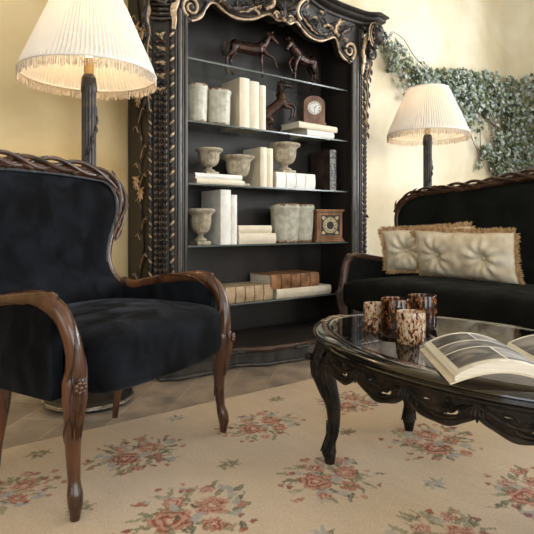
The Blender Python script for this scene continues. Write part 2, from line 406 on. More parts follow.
def cr_spline(pts, n=8, closed=False):
    pts = [V(p) for p in pts]; out = []; k = len(pts)
    seg = k if closed else k - 1
    for i in range(seg):
        if closed: p0, p1, p2, p3 = pts[i - 1], pts[i], pts[(i + 1) % k], pts[(i + 2) % k]
        else:
            p1, p2 = pts[i], pts[i + 1]; p0 = pts[i - 1] if i > 0 else p1 * 2 - p2; p3 = pts[i + 2] if i + 2 < k else p2 * 2 - p1
        for j in range(n):
            t = j / n
            out.append(.5 * ((2 * p1) + (-p0 + p2) * t + (2 * p0 - 5 * p1 + 4 * p2 - p3) * t * t + (-p0 + 3 * p1 - 3 * p2 + p3) * t ** 3))
    if not closed: out.append(pts[-1])
    return out

def interp(x, tab):
    if x <= tab[0][0]: return tab[0][1]
    for (a, b), (c, d) in zip(tab, tab[1:]):
        if x <= c: return b + (d - b) * (x - a) / (c - a)
    return tab[-1][1]

def sinterp(x, tab):
    if x <= tab[0][0]: return tab[0][1]
    for (a, b), (c, d) in zip(tab, tab[1:]):
        if x <= c:
            t = (x - a) / (c - a); t = t * t * (3 - 2 * t); return b + (d - b) * t
    return tab[-1][1]

# ------------------------------------------------------------------ room
WX, WY, LX, FY, CH = 5.9, 3.2, -2.7, -3.3, 3.7
def slab(name, lo, hi, mat):
    mb = MB(); mb.box(lo, hi); return structure(mb.build(name, mat, smooth=False))
slab('floor', (LX - .2, FY - .2, -.1), (WX + .2, WY + .2, 0), M['tile'])
slab('ceiling', (LX - .2, FY - .2, CH), (WX + .2, WY + .2, CH + .1), M['ceiling'])
# back wall turning into the right wall through a rounded corner
mb = MB(); rc = .30
ol = [(LX, WY), (WX - rc, WY)] + [(WX - rc + rc * sin(a * pi / 24), WY - rc + rc * cos(a * pi / 24)) for a in range(1, 12)] + [(WX, WY - rc), (WX, WY - rc - .1), (WX + .2, WY - rc - .1), (WX + .2, WY + .2), (LX, WY + .2)]
mb.prism(ol, lambda u, v, w: (u, v, w), 0, CH)
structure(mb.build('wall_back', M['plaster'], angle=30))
# walls with window openings: (axis, openings)
def wall_open(name, horiz, p0, p1, a0, a1, ops):
    mb = MB()
    def bx(u0, u1, z0, z1):
        if horiz: mb.box((u0, p0, z0), (u1, p1, z1))
        else: mb.box((p0, u0, z0), (p1, u1, z1))
    u = a0
    for (o0, o1, z0, z1) in ops:
        bx(u, o0, 0, CH); bx(o0, o1, 0, z0); bx(o0, o1, z1, CH); u = o1
    bx(u, a1, 0, CH)
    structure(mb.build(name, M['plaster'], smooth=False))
RO = [(-2.3, -.7, .9, 3.3), (.0, 2.0, .9, 3.3)]
FO = [(-1.6, .4, .4, 3.1), (1.6, 3.6, .4, 3.1)]
LO_FILL = [(-1.8, .6, .6, 3.1)]  # added unseen window, put in to brighten the cushion fronts
wall_open('wall_left', False, LX - .2, LX, FY, WY, LO_FILL)
wall_open('wall_right', False, WX, WX + .2, FY, WY - rc - .1, RO)
wall_open('wall_front', True, FY - .2, FY, LX, WX, FO)
wn = 0
for horiz, ops, left in ((False, RO, 0), (True, FO, 0), (False, LO_FILL, 1)):  # the left-wall window is the added one
    for (a, b, z0, z1) in ops:
        wn += 1
        root = bpy.data.objects.new('window_%d' % wn, None); COL.objects.link(root); root['kind'] = 'structure'
        mb = MB(); pm = MB()
        def Q(u, w, z): return (u, FY - .1 + w, z) if horiz else ((LX - .1 if left else WX + .1) + w, u, z)
        def bx(m, u0, u1, z0, z1, t):
            p, q = Q(u0, -t, z0), Q(u1, t, z1); m.box((min(p[0], q[0]), min(p[1], q[1]), z0), (max(p[0], q[0]), max(p[1], q[1]), z1))
        bx(mb, a, a + .06, z0, z1, .03); bx(mb, b - .06, b, z0, z1, .03); bx(mb, a + .06, b - .06, z0, z0 + .06, .03); bx(mb, a + .06, b - .06, z1 - .06, z1, .03)
        mid = (a + b) / 2; bx(mb, mid - .03, mid + .03, z0 + .06, z1 - .06, .03)
        for zz in (z0 + .9, z0 + 1.75): bx(mb, a + .06, mid - .03, zz - .015, zz + .015, .02); bx(mb, mid + .03, b - .06, zz - .015, zz + .015, .02)
        mb.build('window_frame', M['windowwood'], root, smooth=False)
        bx(pm, a + .05, b - .05, z0 + .05, z1 - .05, .003); pm.build('window_pane', M['pane'], root, smooth=False)

# ------------------------------------------------------------------ rug
def build_rug():
    x0, x1, y0, y1 = -1.1, 2.20, -.9, 2.22
    fx = np.concatenate([np.arange(x0, .2, .03), np.arange(.2, x1, .0048), [x1]])
    fy = np.concatenate([np.arange(y0, .55, .03), np.arange(.55, y1, .0048), [y1]])
    X, Y = np.meshgrid(fx, fy, indexing='ij')
    rs = np.random.RandomState(5)
    def vnoise(x, y, sc, seed):
        r = np.random.RandomState(seed); T = r.rand(64, 64)
        u, v = x * sc + 100, y * sc + 100; i, j = np.floor(u).astype(int), np.floor(v).astype(int); fu, fv = u - i, v - j
        fu = fu * fu * (3 - 2 * fu); fv = fv * fv * (3 - 2 * fv)
        g = lambda a, b: T[a % 64, b % 64]
        return (g(i, j) * (1 - fu) + g(i + 1, j) * fu) * (1 - fv) + (g(i, j + 1) * (1 - fu) + g(i + 1, j + 1) * fu) * fv
    base = np.array([.585, .455, .33]); C = np.ones(X.shape + (3,)) * base
    f = vnoise(X, Y, 1.6, 1) * .5 + vnoise(X, Y, 5, 2) * .3 + vnoise(X, Y * .3, 40, 3) * .2
    C *= (.84 + .30 * f)[..., None]
    C += (vnoise(X, Y, 3, 4)[..., None] - .5) * np.array([.03, .0, -.05])
    # slightly ragged coordinates give the woven edge of each motif
    jx = X + (vnoise(X, Y, 90, 6) - .5) * .012; jy = Y + (vnoise(X, Y, 90, 7) - .5) * .012
    thread = vnoise(X, Y, 150, 8)
    def paint(mask, col, k=.85):
        m = np.clip(mask, 0, 1) * k * (.72 + .45 * thread); m = np.clip(m, 0, 1)[..., None]
        C[...] = C * (1 - m) + np.array(col) * m
    RED = [(.34, .11, .07), (.46, .21, .14), (.25, .065, .05)]; PINK = [(.56, .33, .23), (.60, .38, .28)]
    GREEN = [(.17, .16, .09), (.27, .25, .15), (.10, .095, .06)]; BLUE = [(.36, .345, .34), (.43, .38, .34)]
    def sub(cx, cy, r): pass
    def flower(cx, cy, r, cols, seed):
        d = np.hypot(jx - cx, jy - cy)
        sel = d < r * 1.4
        if not sel.any(): return
        th = np.arctan2(jy - cy, jx - cx)
        edge = r * (1 + .13 * np.cos(5 * th + seed) + .07 * np.cos(11 * th + seed * 2))
        paint((d < edge) * 1.0, cols[0])
        ring = np.sin(d / r * 15 + 1.6 * np.sin(3 * th + seed) + seed)
        paint((d < edge * .93) * (ring > .15), cols[1])
        paint((d < edge * .8) * (ring < -.55), (.26, .06, .05))
        paint((d < r * .22) * 1.0, (.62, .44, .32))
    def ellipse(cx, cy, a, b, ang, col, k=.85):
        u = (jx - cx) * cos(ang) + (jy - cy) * sin(ang); v = -(jx - cx) * sin(ang) + (jy - cy) * cos(ang)
        w = np.sqrt(np.clip(1 - (u / a) ** 2, 0, 1)) * b * (1 - .35 * u / a)
        paint((np.abs(u) < a) * (np.abs(v) < w), col, k)
        if a > .02: paint((np.abs(u) < a * .8) * (np.abs(v) < .0022), (.40, .36, .24), .6)
    def bouquet(cx, cy, s, seed):
        r = random.Random(seed)
        base_a = r.uniform(0, 6.28)
        for k in range(46):   # leaves radiating
            a = base_a + k * 2.4 + r.uniform(-.3, .3); d = s * r.uniform(.35, 1.02)
            ellipse(cx + d * cos(a), cy + d * .8 * sin(a), r.uniform(.020, .036) * s / .17, r.uniform(.004, .009) * s / .17, a + r.uniform(-.7, .7), GREEN[k % 3])
        for k in range(9):
            a = r.uniform(0, 6.28); d = s * r.uniform(.6, .95)
            ellipse(cx + d * cos(a), cy + d * .8 * sin(a), .024, .013, a + 1, BLUE[k % 2])
        for k in range(18):
            a = r.uniform(0, 6.28); d = s * r.uniform(.75, 1.12)
            ellipse(cx + d * cos(a), cy + d * .82 * sin(a), .011, .010, 0, RED[k % 3])
        big = [(-.30, .08, .30), (.36, -.06, .26), (.02, -.45, .17), (.05, .42, .16), (-.60, -.38, .12), (.66, .35, .12)]
        ca, sa = cos(base_a * .2), sin(base_a * .2)
        for k, (u, v, q) in enumerate(big):
            uu, vv = (u * ca - v * sa) * s, (u * sa + v * ca) * s
            flower(cx + uu, cy + vv, q * s, [RED[k % 2], PINK[k % 2]] if k % 3 != 1 else [PINK[0], RED[1]], seed + k * 1.7)
        ellipse(cx + .05 * s, cy - .12 * s, .03, .016, .4, BLUE[0]); ellipse(cx - .1 * s, cy + .3 * s, .026, .014, 1.4, BLUE[1])
        for k in range(10):
            a = r.uniform(0, 6.28); d = s * r.uniform(.1, .6)
            ellipse(cx + d * cos(a), cy + d * .8 * sin(a), .018, .006, a + .8, GREEN[k % 3])
    for k, (bx_, by_, s) in enumerate([(.81, 1.877, .165), (.764, 1.392, .19), (1.347, 1.83, .165), (1.248, 1.314, .17), (.36, 1.86, .155), (1.77, 1.292, .18),
                                       (1.854, 1.815, .155), (1.70, .86, .17), (1.234, .86, .17), (.28, 1.30, .17), (.70, .80, .17), (2.02, .62, .15)]):
        bouquet(bx_, by_, s * 1.07, 11 + k * 7)
    for k, (sx, sy, t) in enumerate([(1.493, 1.079, 1), (1.033, 1.60, 0), (.52, 2.09, 0), (1.092, 2.12, 1), (1.58, 1.56, 2), (1.60, 2.06, 0), (.52, 1.62, 0), (2.08, 2.05, 0), (1.0, 1.08, 1), (2.05, 1.52, 2)]):
        for q in range(7):
            a = q * .9 + k; ellipse(sx + .028 * cos(a), sy + .022 * sin(a), .022, .007, a + .4, GREEN[q % 3] if (t != 1 or q % 2) else BLUE[q % 2])
        if t: ellipse(sx, sy, .016, .014, 0, BLUE[1] if t == 1 else RED[0])
    nx, ny = len(fx), len(fy)
    hz = .009 + .0012 * np.clip(np.sin(X * 1.0), 0, 1)
    edge = np.minimum(np.minimum(X - x0, x1 - X), np.minimum(Y - y0, y1 - Y)); Z = np.where(edge < .0005, .001, .009)
    verts = np.stack([X, Y, Z], -1).reshape(-1, 3)
    idx = np.arange(nx * ny).reshape(nx, ny)
    quads = np.stack([idx[:-1, :-1], idx[1:, :-1], idx[1:, 1:], idx[:-1, 1:]], -1).reshape(-1, 4)
    me = bpy.data.meshes.new('floral_rug')
    me.vertices.add(len(verts)); me.vertices.foreach_set('co', verts.astype(np.float32).ravel())
    me.loops.add(quads.size); me.loops.foreach_set('vertex_index', quads.astype(np.int32).ravel())
    me.polygons.add(len(quads)); me.polygons.foreach_set('loop_start', np.arange(0, quads.size, 4, dtype=np.int32)); me.polygons.foreach_set('loop_total', np.full(len(quads), 4, dtype=np.int32))
    me.update(calc_edges=True)
    at = me.color_attributes.new('weave', 'FLOAT_COLOR', 'POINT')
    at.data.foreach_set('color', np.concatenate([np.clip(C, 0, 1), np.ones(C.shape[:2] + (1,))], -1).astype(np.float32).ravel())
    me.materials.append(M['rug'])
    o = bpy.data.objects.new('floral_rug', me); COL.objects.link(o)
    o['label'] = 'beige woven rug with red and pink rose bouquets on the tiled floor'; o['category'] = 'rug'
build_rug()

# ------------------------------------------------------------------ armchair and sofa
def superell(mb, c, r, e1=.35, e2=.35, n=36, m=22, mat=0, mod=None):
    def pw(x, e): return math.copysign(abs(x) ** e, x)
    rings = []
    for i in range(m + 1):
        th = -pi / 2 + pi * i / m; th = max(-pi / 2 + .01, min(pi / 2 - .01, th)); q = []
        for j in range(n):
            ph = 2 * pi * j / n
            p = V((r[0] * pw(cos(th), e1) * pw(cos(ph), e2), r[1] * pw(cos(th), e1) * pw(sin(ph), e2), r[2] * pw(sin(th), e1)))
            p = p + V(c)
            if mod: p = mod(p)
            q.append(p)
        rings.append(q)
    mb.rings(rings, mat)

def carve_leaf_band(mb, pts, nrm_fn, width, step, mat=0, seed=1, sc=1.0):
    r = random.Random(seed); i = 0; k = len(pts); s = 1
    while i + step < k:
        seg = pts[i:i + step + 1]; n = nrm_fn(seg[0]); d = (seg[-1] - seg[0]).normalized(); side = d.cross(n).normalized() * s
        L = [p + side * width * (.1 + .9 * q / step) * .7 + n * width * (.3 + .5 * sin(pi * q / step)) for q, p in enumerate(seg)]
        mb.leaf(L, n + side * .4, width * .42 * sc, mat, lobes=2, cup=.5, n=8); s = -s; i += max(1, int(step * .6))

def make_seating(root, hw, depth, arm_pts, back_half, seat_box, wood, woodc, cloth, zseat, crest_w=.026, leg_feet=None, inner=.0):
    """hw: half width between front feet; arm_pts: right arm rail path (x>0); back_half: right half of back frame from the arm join to the crest centre."""
    cen = V((0, 0, 0))
    for sx in (-1, 1):
        # front leg: cabriole rising into knee
        fx = hw
        legp = [(fx + .004, -.004, 0), (fx + .004, -.005, .022), (fx + .004, -.006, .045), (fx + .002, -.002, .072), (fx - .002, .006, .11), (fx - .003, .012, .2), (fx, .006, .28), (fx + .004, 0, .34), (fx + .002, .0, .39), (fx, .002, .445)]
        legr = [.0135, .0165, .0215, .0225, .0175, .022, .028, .034, .036, .022]
        mb = MB(); path = cr_spline(legp, 4); rr = []
        for i in range(len(path)):
            t = i / 4; j = min(int(t), len(legr) - 2); rr.append(legr[j] + (legr[j + 1] - legr[j]) * (t - j))
        mb.tube([(sx * p.x, p.y, p.z) for p in path], rr, 14, up=(0, 1, 0))
        # carved knee: leaves and a small rosette on the front and outer face
        for a in (-.9, -.3, .3, .9):
            out = V((sx * sin(a) * .5 + sx * .25, -cos(a), 0)).normalized()
            def LG(z, e=0):
                i_ = min(range(len(path)), key=lambda q: abs(path[q].z - z)); return V((sx * path[i_].x, path[i_].y, z)) + out * (rr[i_] * .97 + e)
            pl = [LG(.425), LG(.39, .001), LG(.35, .002), LG(.31, .001), LG(.27), LG(.23, -.001)]
            mb.leaf(pl, out, .010, 1 if abs(a) > .5 else 0, lobes=3, cup=.6)
        out = V((sx * .35, -1, 0)).normalized(); b0 = V((sx * (fx + .004), -.004, .385)) + out * .040
        for q in range(7):
            a = q * 2 * pi / 7; mb.ell(b0 + V((cos(a) * .013 * out.y * -1, cos(a) * .013 * out.x * 1, sin(a) * .013)), .0075, 8, 5)
        mb.ell(b0 + out * .003, .008, 8, 6)
        # incised ribbon line winding down the shin
        rp = [V((sx * (fx + .01 * cos(q * .35)), -.004, .34 - q * .018)) + V((sx * sin(q * .33 + .6) * .6, -cos(q * .33 + .6), 0)) * 1 for q in range(0)]
        for q in range(12):
            z = .345 - q * .018; i_ = min(range(len(path)), key=lambda k_: abs(path[k_].z - z)); rp.append(V((sx * path[i_].x, path[i_].y, z)) + V((sx * sin(q * .33 + .3), -cos(q * .33 + .3), 0)) * rr[i_] * .97)
        mb.tube(rp, .0038, 6, 1)
        mb.build('leg', [wood, woodc], root)
        # rear leg, raked backwards
        mb = MB(); rx, ry = leg_feet
        mb.tube(cr_spline([(sx * rx, ry, 0), (sx * (rx + .0), ry - .015, .1), (sx * rx, ry - .045, .22), (sx * rx, ry - .06, .36)], 4), [.017 + .0008 * q for q in range(13)], 4, twist=0, flat=1)
        mb.build('leg', wood, root, bevel=.004)
        # arm rail: post from the knee, over the top and back to the back frame
        ap = cr_spline([(sx * p[0], p[1], p[2]) for p in arm_pts], 6)
        n = len(ap); ra = [interp(i / (n - 1), [(0, .034), (.15, .028), (.3, .027), (.45, .030), (.6, .025), (1, .021)]) for i in range(n)]
        mb = MB(); mb.tube(ap, ra, 16, flat=.9)
        # reeded groove ribbons that twist along the rail
        for ph in (0, 2.1):
            rb = []
            for i, p in enumerate(ap[: int(n * .75)]):
                t = (ap[min(i + 1, n - 1)] - ap[max(i - 1, 0)]).normalized(); a_ = V((sx, 0, 0)); a_ = (a_ - t * a_.dot(t)).normalized(); b_ = t.cross(a_)
                th = ph + i * .11; rb.append(p + (a_ * cos(th) + b_ * sin(th)) * ra[i] * .93)
            mb.tube(rb, .0040, 6, 1, caps=True)
        pk = ap[int(n * .42)]
        mb.leaf([pk + V((0, -.03, .015)), pk + V((0, .0, .032)), pk + V((0, .05, .026)), pk + V((0, .11, .016))], (0, 0, 1), .015, lobes=2, cup=.5)
        mb.ell(pk + V((0, -.01, ra[int(n * .42)] * .9)), (.012, .016, .010), 8, 6)
        mb.build('arm_rail', [wood, woodc], root)
    # back frame
    half = [V(p) for p in back_half]
    full = half + [V((-p.x, p.y, p.z)) for p in reversed(half[:-1])]
    bp = cr_spline(full, 7); n = len(bp)
    mb = MB()
    zc = max(p.z for p in bp); rad = [interp(p.z, [(zseat + .1, .017), (zc - .2, .021), (zc - .05, crest_w), (zc, crest_w)]) for p in bp]
    mb.tube(bp, rad, 12, flat=.9)
    mb.build('back_frame', wood, root)
    # carved intertwined branches and leaves over the crest and shoulders
    mb = MB()
    arc = [0]
    for i in range(1, n): arc.append(arc[-1] + (bp[i] - bp[i - 1]).length)
    lo_, hi_ = arc[-1] * .13, arc[-1] * .87
    zm = sum(p.z for p in bp) / n
    def frame(i):
        t = (bp[min(i + 1, n - 1)] - bp[max(i - 1, 0)]).normalized(); f = V((0, -1, .15)).normalized(); f = (f - t * f.dot(t)).normalized(); o = t.cross(f)
        c = V((0, bp[i].y, zm))
        if o.dot(bp[i] - c) < 0: o = -o
        return t, f, o
    for ph, am in ((0, 1), (2.1, 1), (4.2, .8)):
        rb = []; rr = []
        for i in range(n):
            if not lo_ < arc[i] < hi_: continue
            t, f, o = frame(i); th = arc[i] * 17 + ph; e = sin(pi * (arc[i] - lo_) / (hi_ - lo_)) ** .35
            rb.append(bp[i] + o * (sin(th) * .025 * e + .012) * am + f * (rad[i] * .62 + .007 + .007 * cos(th))); rr.append(.0082 * (.5 + .5 * e))
        mb.tube(cr_spline(rb, 3), [rr[min(i // 3, len(rr) - 1)] * 1.22 for i in range(3 * len(rb) - 2)], 8)
    r = random.Random(3); s = lo_; side = 1
    while s < hi_:
        i = min(range(n), key=lambda q: abs(arc[q] - s)); t, f, o = frame(i); dirn = 1 if s < arc[-1] / 2 else -1
        b = bp[i] + f * (rad[i] * .7 + .006) + o * (.006 + side * .008); tt = t * dirn
        mb.leaf([b - tt * .01, b + tt * .015 + o * side * .01 + f * .006, b + tt * .035 + o * side * .017 + f * .006, b + tt * .052 + o * (side * .017 + .006)], f + o * .25, r.uniform(.007, .010), lobes=2, cup=.6, n=9)
        side = -side; s += r.uniform(.05, .085)
    mb.build('crest_carving', woodc, root)
    return bp, full

def back_pad(root, full_half, zb, cloth, tuck=.025, bulge=.05, barrel=.03, name='backrest', yb=None):
    # full_half: back frame right half from bottom to crest centre; upholstery fills it
    hs = cr_spline(full_half, 10)
    # boundary split: outer widest function W(z) below shoulder, crest height function Ztop(x)
    xs = max(p.x for p in hs); zs = max(hs, key=lambda p: p.x).z
    upper = [p for p in hs if p.z >= zs]; lower = [p for p in hs if p.z < zs]
    def W(z):
        if z >= zs: return xs
        tab = sorted([(p.z, p.x) for p in lower]); return interp(z, tab)
    ztab = sorted([(p.x, p.z) for p in upper])
    def Zt(x): return interp(x, ztab)
    ytab = sorted([(p.z, p.y) for p in hs])
    mb = MB()
    NU, NV = 36, 30
    def fn(u, v, side):
        a = u * 2 - 1
        # map the square onto the shape: scale z so that top follows crest
        ztop = Zt(abs(a) * xs * .995)
        z = zb + (ztop - zb) * v
        w = W(z); 
        x = a * w
        # clip for rounded shoulder
        y = interp(z, ytab)
        e = (1 - abs(a) ** 3) * (1 - (v ** 6)) 
        yy = y + barrel * (1 - a * a) - .004
        if side > 0: yy = yy - bulge * max(0, e) ** .6
        else: yy = yy + .030 * max(0, e) ** .5
        return (x, yy, z)
    mb.grid(lambda u, v: fn(u, v, 1), NU, NV); mb.grid(lambda u, v: fn(u, v, -1), NU, NV, flip=True)
    return mb.build(name, cloth, root, angle=80)

def arm_panel(root, sx, pts, zb, x_in, cloth, y0, y1, top_drop=.012):
    # upholstered slab under the arm rail; pts = (y, z, x) of the rail
    mb = MB()
    yt = sorted([(p[1], p[2]) for p in pts if p[2] > .5]); xt = sorted([(p[1], p[0]) for p in pts if p[2] > .5])
    post = sorted([(p[2], p[1]) for p in pts if p[1] < .16])
    n = 18; m = 12
    def fn(u, v, s):
        z0 = zb; 
        yfront_hi = y0 + .05
        y = y0 + (y1 - y0) * u
        zt = interp(y, yt) - top_drop if y > yt[0][0] else interp(yt[0][0], yt) - top_drop - (yt[0][0] - y) * 1.2
        z = z0 + (zt - z0) * v
        x = interp(y, xt) + s * (.022 + .012 * sin(pi * v) * sin(pi * min(1, u * 1.05)))
        if s < 0: x -= .0
        y += interp(z, post) * 0
        return (sx * x, y, z)
    a = [[fn(i / n, j / m, 1) for j in range(m + 1)] for i in range(n + 1)]
    b = [[fn(i / n, j / m, -1) for j in range(m + 1)] for i in range(n + 1)]
    rings = []
    for i in range(n + 1):
        rings.append(a[i] + list(reversed(b[i])))
    mb.rings(rings)
    return mb.build('arm_upholstery', cloth, root, bevel=.006, angle=60)

chair = thing('wingback_armchair', 'black velvet armchair with carved walnut frame at the left of the rug', 'armchair', (.83, 1.717, .0092), R(23.8))
arm = [(.374, .0, .39), (.378, -.006, .45), (.384, .004, .52), (.390, .035, .578), (.392, .09, .612), (.390, .155, .622), (.386, .25, .611), (.378, .36, .594), (.364, .46, .574), (.350, .525, .590)]
bh = [(.352, .52, .570), (.332, .562, .62), (.322, .585, .685), (.338, .595, .76), (.378, .605, .84), (.408, .61, .915), (.408, .62, .985), (.372, .635, 1.040), (.29, .65, 1.070), (.15, .668, 1.080), (0, .675, 1.082)]
make_seating(chair, .374, .6, arm, bh, None, M['walnut'], M['walnut_dark'], M['velvet'], .5, leg_feet=(.28, .50))
back_pad(chair, bh, .40, M['velvet'], bulge=.055, barrel=.05)
for sx in (-1, 1): arm_panel(chair, sx, arm, .335, .3, M['velvet'], .055, .53)
mb = MB()
def seatmod(p):
    t = (p.y + .05) / .6
    return V((p.x * (1.0 - .08 * max(0, t)), p.y - .035 * (1 - (p.x / .36) ** 2) * max(0, 1 - t) ** 1.5, p.z + .022 * (1 - (p.x / .38) ** 2) * (1 if p.z > .43 else 0) * sin(pi * min(1, max(0, t * .9 + .1)))))
superell(mb, (0, .255, .425), (.352, .31, .105), .38, .28, 44, 26, mod=seatmod)
mb.build('seat', M['velvet'], chair, angle=180)
mb = MB()
hs = cr_spline([V((p[0] - .026, p[1] - .018, p[2] - (.024 if p[0] < .37 and p[2] > 1.03 else .008))) for p in bh[2:]], 6); hs = hs + [V((-p.x, p.y, p.z)) for p in reversed(hs[:-1])]
mb.tube(hs, .0055, 8); mb.build('piping', M['piping'], chair)

SX, SY = 2.62, 1.65
sofa = thing('carved_sofa', 'long dark velvet sofa with carved wooden crest behind the coffee table', 'sofa', (SX, SY, 0), R(-90))
sarm = [(.985, .0, .39), (.985, .01, .45), (.99, .022, .52), (.995, .04, .58), (.997, .08, .622), (.997, .14, .632), (.996, .26, .618), (.99, .38, .600), (.98, .47, .592), (.965, .52, .606)]
sbh = [(.975, .50, .585), (.965, .535, .635), (.962, .55, .70), (.972, .56, .78), (.990, .57, .86), (.992, .575, .92), (.965, .58, .985), (.90, .59, 1.045), (.78, .60, 1.075), (.6, .61, 1.09), (.4, .62, 1.10), (.2, .625, 1.122), (0, .63, 1.142)]
# local x of the sofa: the photo's left end is at local x = -.99
make_seating(sofa, .985, .6, sarm, sbh, None, M['walnut_dark'], M['walnut_dark'], M['velvet_sofa'], .5, leg_feet=(.88, .46), crest_w=.026)
back_pad(sofa, sbh, .40, M['velvet_sofa'], bulge=.06, barrel=.03)
for sx in (-1, 1): arm_panel(sofa, sx, sarm, .30, .9, M['velvet_sofa'], .05, .52)
mb = MB()
superell(mb, (0, .25, .385), (.96, .31, .115), .40, .12, 60, 24, mod=lambda p: V((p.x, p.y - .02 * (1 - (p.x / .96) ** 2) * max(0, 1 - (p.y + .05) / .5), p.z + .012 * (1 - (p.x / 1.0) ** 4) * (1 if p.z > .39 else 0))))
mb.build('seat', M['velvet_sofa'], sofa, angle=180)

# ------------------------------------------------------------------ cushions
def cushion(name, label, w, h, loc, rot, t=.13, seed=1):
    root = thing(name, label, 'cushion', loc, rot=rot, group='tufted fringed cushions on the sofa')
    mb = MB(); NU, NV = 56, 32; r = random.Random(seed)
    btn = [(-.22 * w, 0), (.24 * w, 0)]
    def fn(u, v, s):
        a, b = u * 2 - 1, v * 2 - 1
        pin = 1 - .05 * (1 - b * b) * abs(a) ** 2; pin2 = 1 - .06 * (1 - a * a) * abs(b) ** 2
        x, z = a * w / 2 * pin, b * h / 2 * pin2
        th = t / 2 * ((1 - abs(a) ** 3.2) * (1 - abs(b) ** 2.6)) ** .55
        for (bx_, bz_) in btn:
            d = math.hypot(x - bx_, (z - bz_)); an = math.atan2(z - bz_, x - bx_)
            th -= .042 * math.exp(-(d / .045) ** 2) 
            th += .009 * sin(an * 9 + seed) * math.exp(-((d - .07) / .05) ** 2)
        th += .009 * noise.noise(V((x * 14, z * 14, seed))) + .004 * noise.noise(V((x * 40, z * 25, seed)))
        x += .010 * noise.noise(V((x * 7, z * 7, seed + 4))); z += .010 * noise.noise(V((x * 6, z * 6, seed + 9)))
        return (x, s * max(th, .0015) if s else 0, z)
    mb.grid(lambda u, v: fn(u, v, -1), NU, NV); mb.grid(lambda u, v: fn(u, v, 1), NU, NV, flip=True)
    mb.build('cover', M['silk'], root, angle=180)
    for (bx_, bz_) in btn:
        for s in (-1, 1):
            mb = MB(); mb.ell((bx_, s * (t / 2 - .036), bz_), (.011, .007, .011), 10, 6); mb.build('tufting_button', M['silk'], root)
    mb = MB(); per = []
    for i in range(60): per.append((-1 + 2 * i / 60, -1, 0, -1))
    for i in range(30): per.append((1, -1 + 2 * i / 30, 1, 0))
    for i in range(60): per.append((1 - 2 * i / 60, 1, 0, 1))
    for i in range(30): per.append((-1, 1 - 2 * i / 30, -1, 0))
    for a, b, nx_, nz_ in per:
        for q in range(9):
            aa, bb = a + r.uniform(-.02, .02), b + r.uniform(-.02, .02)
            aa = max(-1, min(1, aa)); bb = max(-1, min(1, bb))
            pin = 1 - .05 * (1 - bb * bb) * abs(aa) ** 2; pin2 = 1 - .06 * (1 - aa * aa) * abs(bb) ** 2
            p = V((aa * w / 2 * pin, r.uniform(-.004, .004), bb * h / 2 * pin2)); L = r.uniform(.022, .040) * (.6 if nz_ < 0 else 1)
            d = V((nx_ + (a if abs(a) > .95 else 0) * .4 + r.uniform(-.45, .45), r.uniform(-.6, .6), nz_ + (b if abs(b) > .95 else 0) * .4 + r.uniform(-.45, .45))).normalized()
            mb.tube([p - d * .006, p + d * L * .6, p + d * L + V((0, 0, -.003))], [.0028, .0024, .0008], 4)
    mb.build('brush_fringe', M['brush'], root)
    return root
cushion('tufted_cushion', 'cream tufted silk cushion with gold brush fringe, fully visible in front of the other', .72, .31, (3.00, 1.965, .662), (R(13), R(1), R(-92)), t=.16, seed=2)
cushion('tufted_cushion', 'cream silk cushion half hidden behind the other in the sofa corner', .62, .30, (3.07, 2.285, .682), (R(12), R(-3), R(-74)), t=.12, seed=5)


# ------------------------------------------------------------------ cabinet (local: x right, y into the wall, z up; front plane y=0)
CX, CY = 2.20, 2.80
cab = thing('carved_bookcase', 'tall black carved open bookcase with worn gilding and glass shelves', 'bookcase', (CX, CY, 0))
HW, OP, DP = .915, .682, .36
ZT = 2.34
def F(y): return lambda u, v, w: V((u, y - w, v))      # front plane mapping, w = outwards
E2 = [M['ebony'], M['gilt'], M['ebony_carved'], M['slate']]
mb = MB(); mb.box((-HW + .02, DP - .02, .10), (HW - .02, DP, 2.36)); mb.build('back_panel', M['ebony_in'], cab, smooth=False)
mb = MB(); mb.box((-HW + .03, .02, 2.34), (HW - .03, DP - .02, 2.37)); mb.build('top_panel', M['ebony_in'], cab, smooth=False)
HG, CA = .775, R(33)
def cant(mb, s):
    out = []
    for x, y, z in mb.v:
        u = abs(x) - HG; w = -y
        if u > 0: x, y = s * (HG + u * cos(CA) + w * sin(CA)), u * sin(CA) - w * cos(CA)
        out.append((x, y, z))
    mb.v = out
HS = .893
